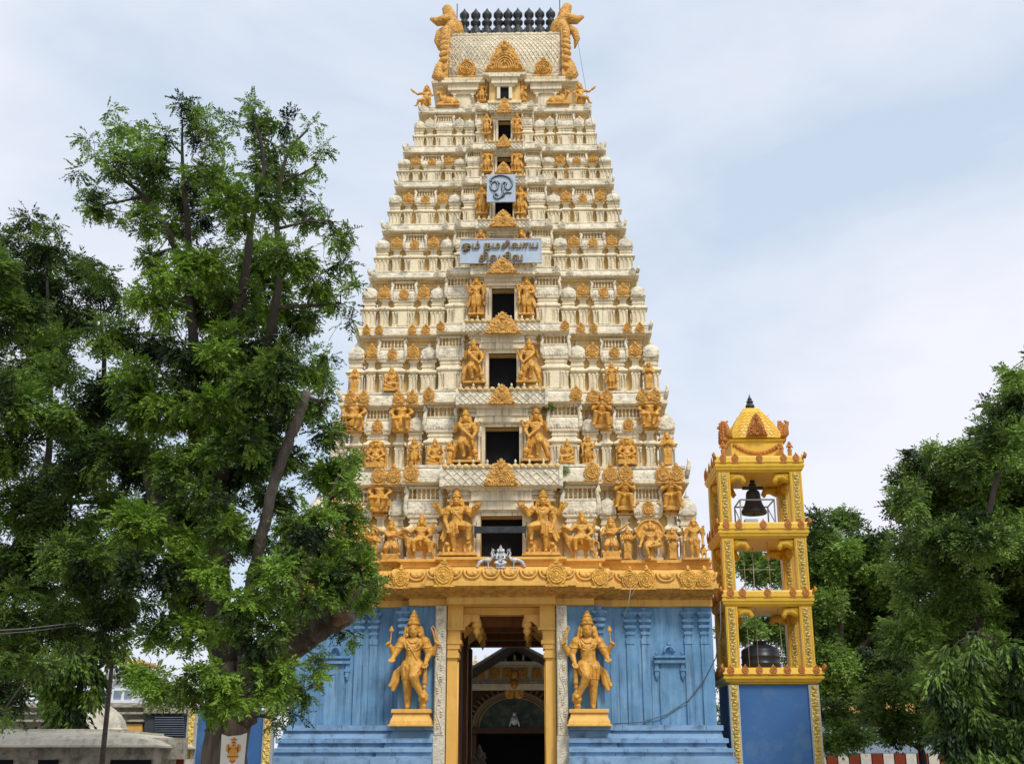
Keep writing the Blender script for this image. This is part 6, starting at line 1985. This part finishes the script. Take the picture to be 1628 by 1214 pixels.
tree('small_tree', 'low dark tree with forked trunk before the blue grey sheets, right', 46, 1462,
     [([(1468,None,0),(1466,1200,0),(1462,1170,0),(1458,1130,0),(1456,1090,0)], .20, .06), ([(1464,1190,0),(1425,1165,0),(1390,1140,0)], .10, .03), ([(1459,1130,0),(1490,1110,0),(1500,1090,0)], .10, .03)],
     LOWT, M_LEAFB, M_BARKD, .2, density=900, leaf=.19, depth=1.4, pairs=4, rachis=.45, seed=10)
# weeping mast trees: long hanging wavy leaves
def weeping(name, label, Y, px, top, bot, cols, seed, lf=.26, dens=90, mat=M_LEAFY):
    global rng
    rng = np.random.default_rng(seed); rd = random.Random(seed)
    x, _ = P(px, 1214, Y)
    root = empty(name, (x, Y, 0), label, 'weeping tree', None)
    mb = MB(); zt_ = P(px, top, Y)[1]
    mb.tube([(x, Y, 0), (x+.05, Y, zt_*.5), (x, Y, zt_)], [.16, .12, .03], 8)
    cs, rs_ = [], []
    for cx2, cy2, r in cols:
        c = PV(cx2, cy2, Y + rd.uniform(-.7, .7)); cs.append(c); rs_.append(r*mpp(cy2, Y))
        mb.tube([(x, Y, min(zt_, c.z+.6)), V(((x+c.x)/2, (Y+c.y)/2, c.z+.45)), c], [.04, .03, .015], 5)
    mb.build('trunk', M_BARKD, root)
    o = bpy.data.objects.new('crown', leaf_mesh('crown', cs, rs_, dens, mat, lf, 1.5, 4, .42, strand=True, squash=1.15, core=.5))
    place(o, root)
WR = [(1500,1045,14),(1530,1030,20),(1560,1030,22),(1600,1040,26),(1500,1085,18),(1530,1090,26),(1575,1095,30),(1615,1100,30),(1505,1130,18),(1540,1150,28),(1590,1160,32),(1628,1160,26),(1512,1175,18),(1550,1205,28),(1600,1215,30),(1630,1060,24),(1560,1065,24),(1645,1200,30),(1525,1215,18)]
weeping('mast_tree', 'weeping tree with long drooping leaves at the lower right corner', 33, 1575, 1005, 1214, WR, 4, .22, 1500, M_LEAFB)
WL = [(95,1010,20),(130,1015,22),(165,1020,16),(80,1050,18),(110,1055,22),(145,1060,22),(95,1090,18),(125,1100,22),(150,1090,12),(85,1120,14),(110,1135,20),(75,1085,10),(118,1150,14),(185,1035,14),(200,1050,8)]
weeping('mast_tree', 'drooping leaved tree behind the low concrete hall, left', 36, 112, 990, 1150, WL, 6, .22, 1100, M_LEAFD)
# hedge of far trees closing the horizon
FAR = [(x, 1175 + 14*math.sin(x*.05), 26) for x in range(440, 480, 30)]
def ledge_plant(px, py, Y, r, lb, sd_):
    global rng
    rng = np.random.default_rng(sd_)
    c = PV(px, py, Y)
    me = leaf_mesh('ledge_plant', [c], [r], 9000, M_LEAFD, .07, .3, 4, .14, core=.1)
    tag(place(bpy.data.objects.new('ledge_plant', me)), lb, 'plant')
ledge_plant(891, 748, TI[1].Y-.25, .20, 'small green plant sprouting beside the lowest lattice band, right end', 3)
ledge_plant(889, 768, TI[1].Y-.15, .14, 'dark weed under the right end of the lowest lattice band', 4)
ledge_plant(871, 645, TI[2].Y-.20, .13, 'dark weed under the right end of the second lattice band', 5)
# poster on the trunk
m_ = MB()
pc = PV(371, 1193, 23.1)
n = 7
w_, h_ = .235, .30
pts = [(-w_, h_*1.0), (-w_*.5, h_*.86), (0, h_*.90), (w_*.5, h_*.93), (w_, h_*1.08), (w_*.92, -h_), (-w_*.98, -h_)]
m_.prism([(pc.x+a, pc.z+b) for a, b in reversed(pts)], pc.y-.012, pc.y, 0)
po = tag(m_.build('paper_poster', M_PAPER), 'white paper poster with an orange seated figure pinned to the big trunk', 'poster')
m_ = MB()
f = lambda a, b: (pc.x+a, pc.z+b)
def el(cx2, cz2, rx, rz_, y): m_.rings([[(pc.x+cx2+rx*math.cos(a), yy_, pc.z+cz2+rz_*math.sin(a)) for a in [2*PI*i/14 for i in range(14)]] for yy_ in (pc.y-.014, pc.y-y)])
el(0, .14, .045, .055, .020); el(0, .02, .085, .09, .019); el(-.05, -.09, .06, .045, .021); el(.05, -.09, .06, .045, .022); el(0, -.16, .05, .06, .023); el(-.11, .05, .03, .07, .018); el(.11, .05, .03, .07, .018); el(0, .215, .03, .03, .021)
m_.build('printed_figure', paint('orange_print', srgb(222, 158, 70), .1, 20, .7), po)
m_ = MB()
for a_ in ((-.06, .20, .06, .20), (-.085, .12, -.085, -.04), (.085, .12, .085, -.04), (-.03, .15, .03, .15), (-.10, .02, -.04, .05), (.10, .02, .04, .05), (-.10, -.10, .10, -.10), (-.05, -.16, .0, -.20), (.05, -.16, 0, -.20), (-.02, .10, .02, .10)):
    m_.tube([(pc.x+a_[0], pc.y-.026, pc.z+a_[1]), (pc.x+a_[2], pc.y-.026, pc.z+a_[3])], .007, 4)
m_.build('printed_outline', paint('brown_print', srgb(140, 76, 28), .1, 20, .7), po)
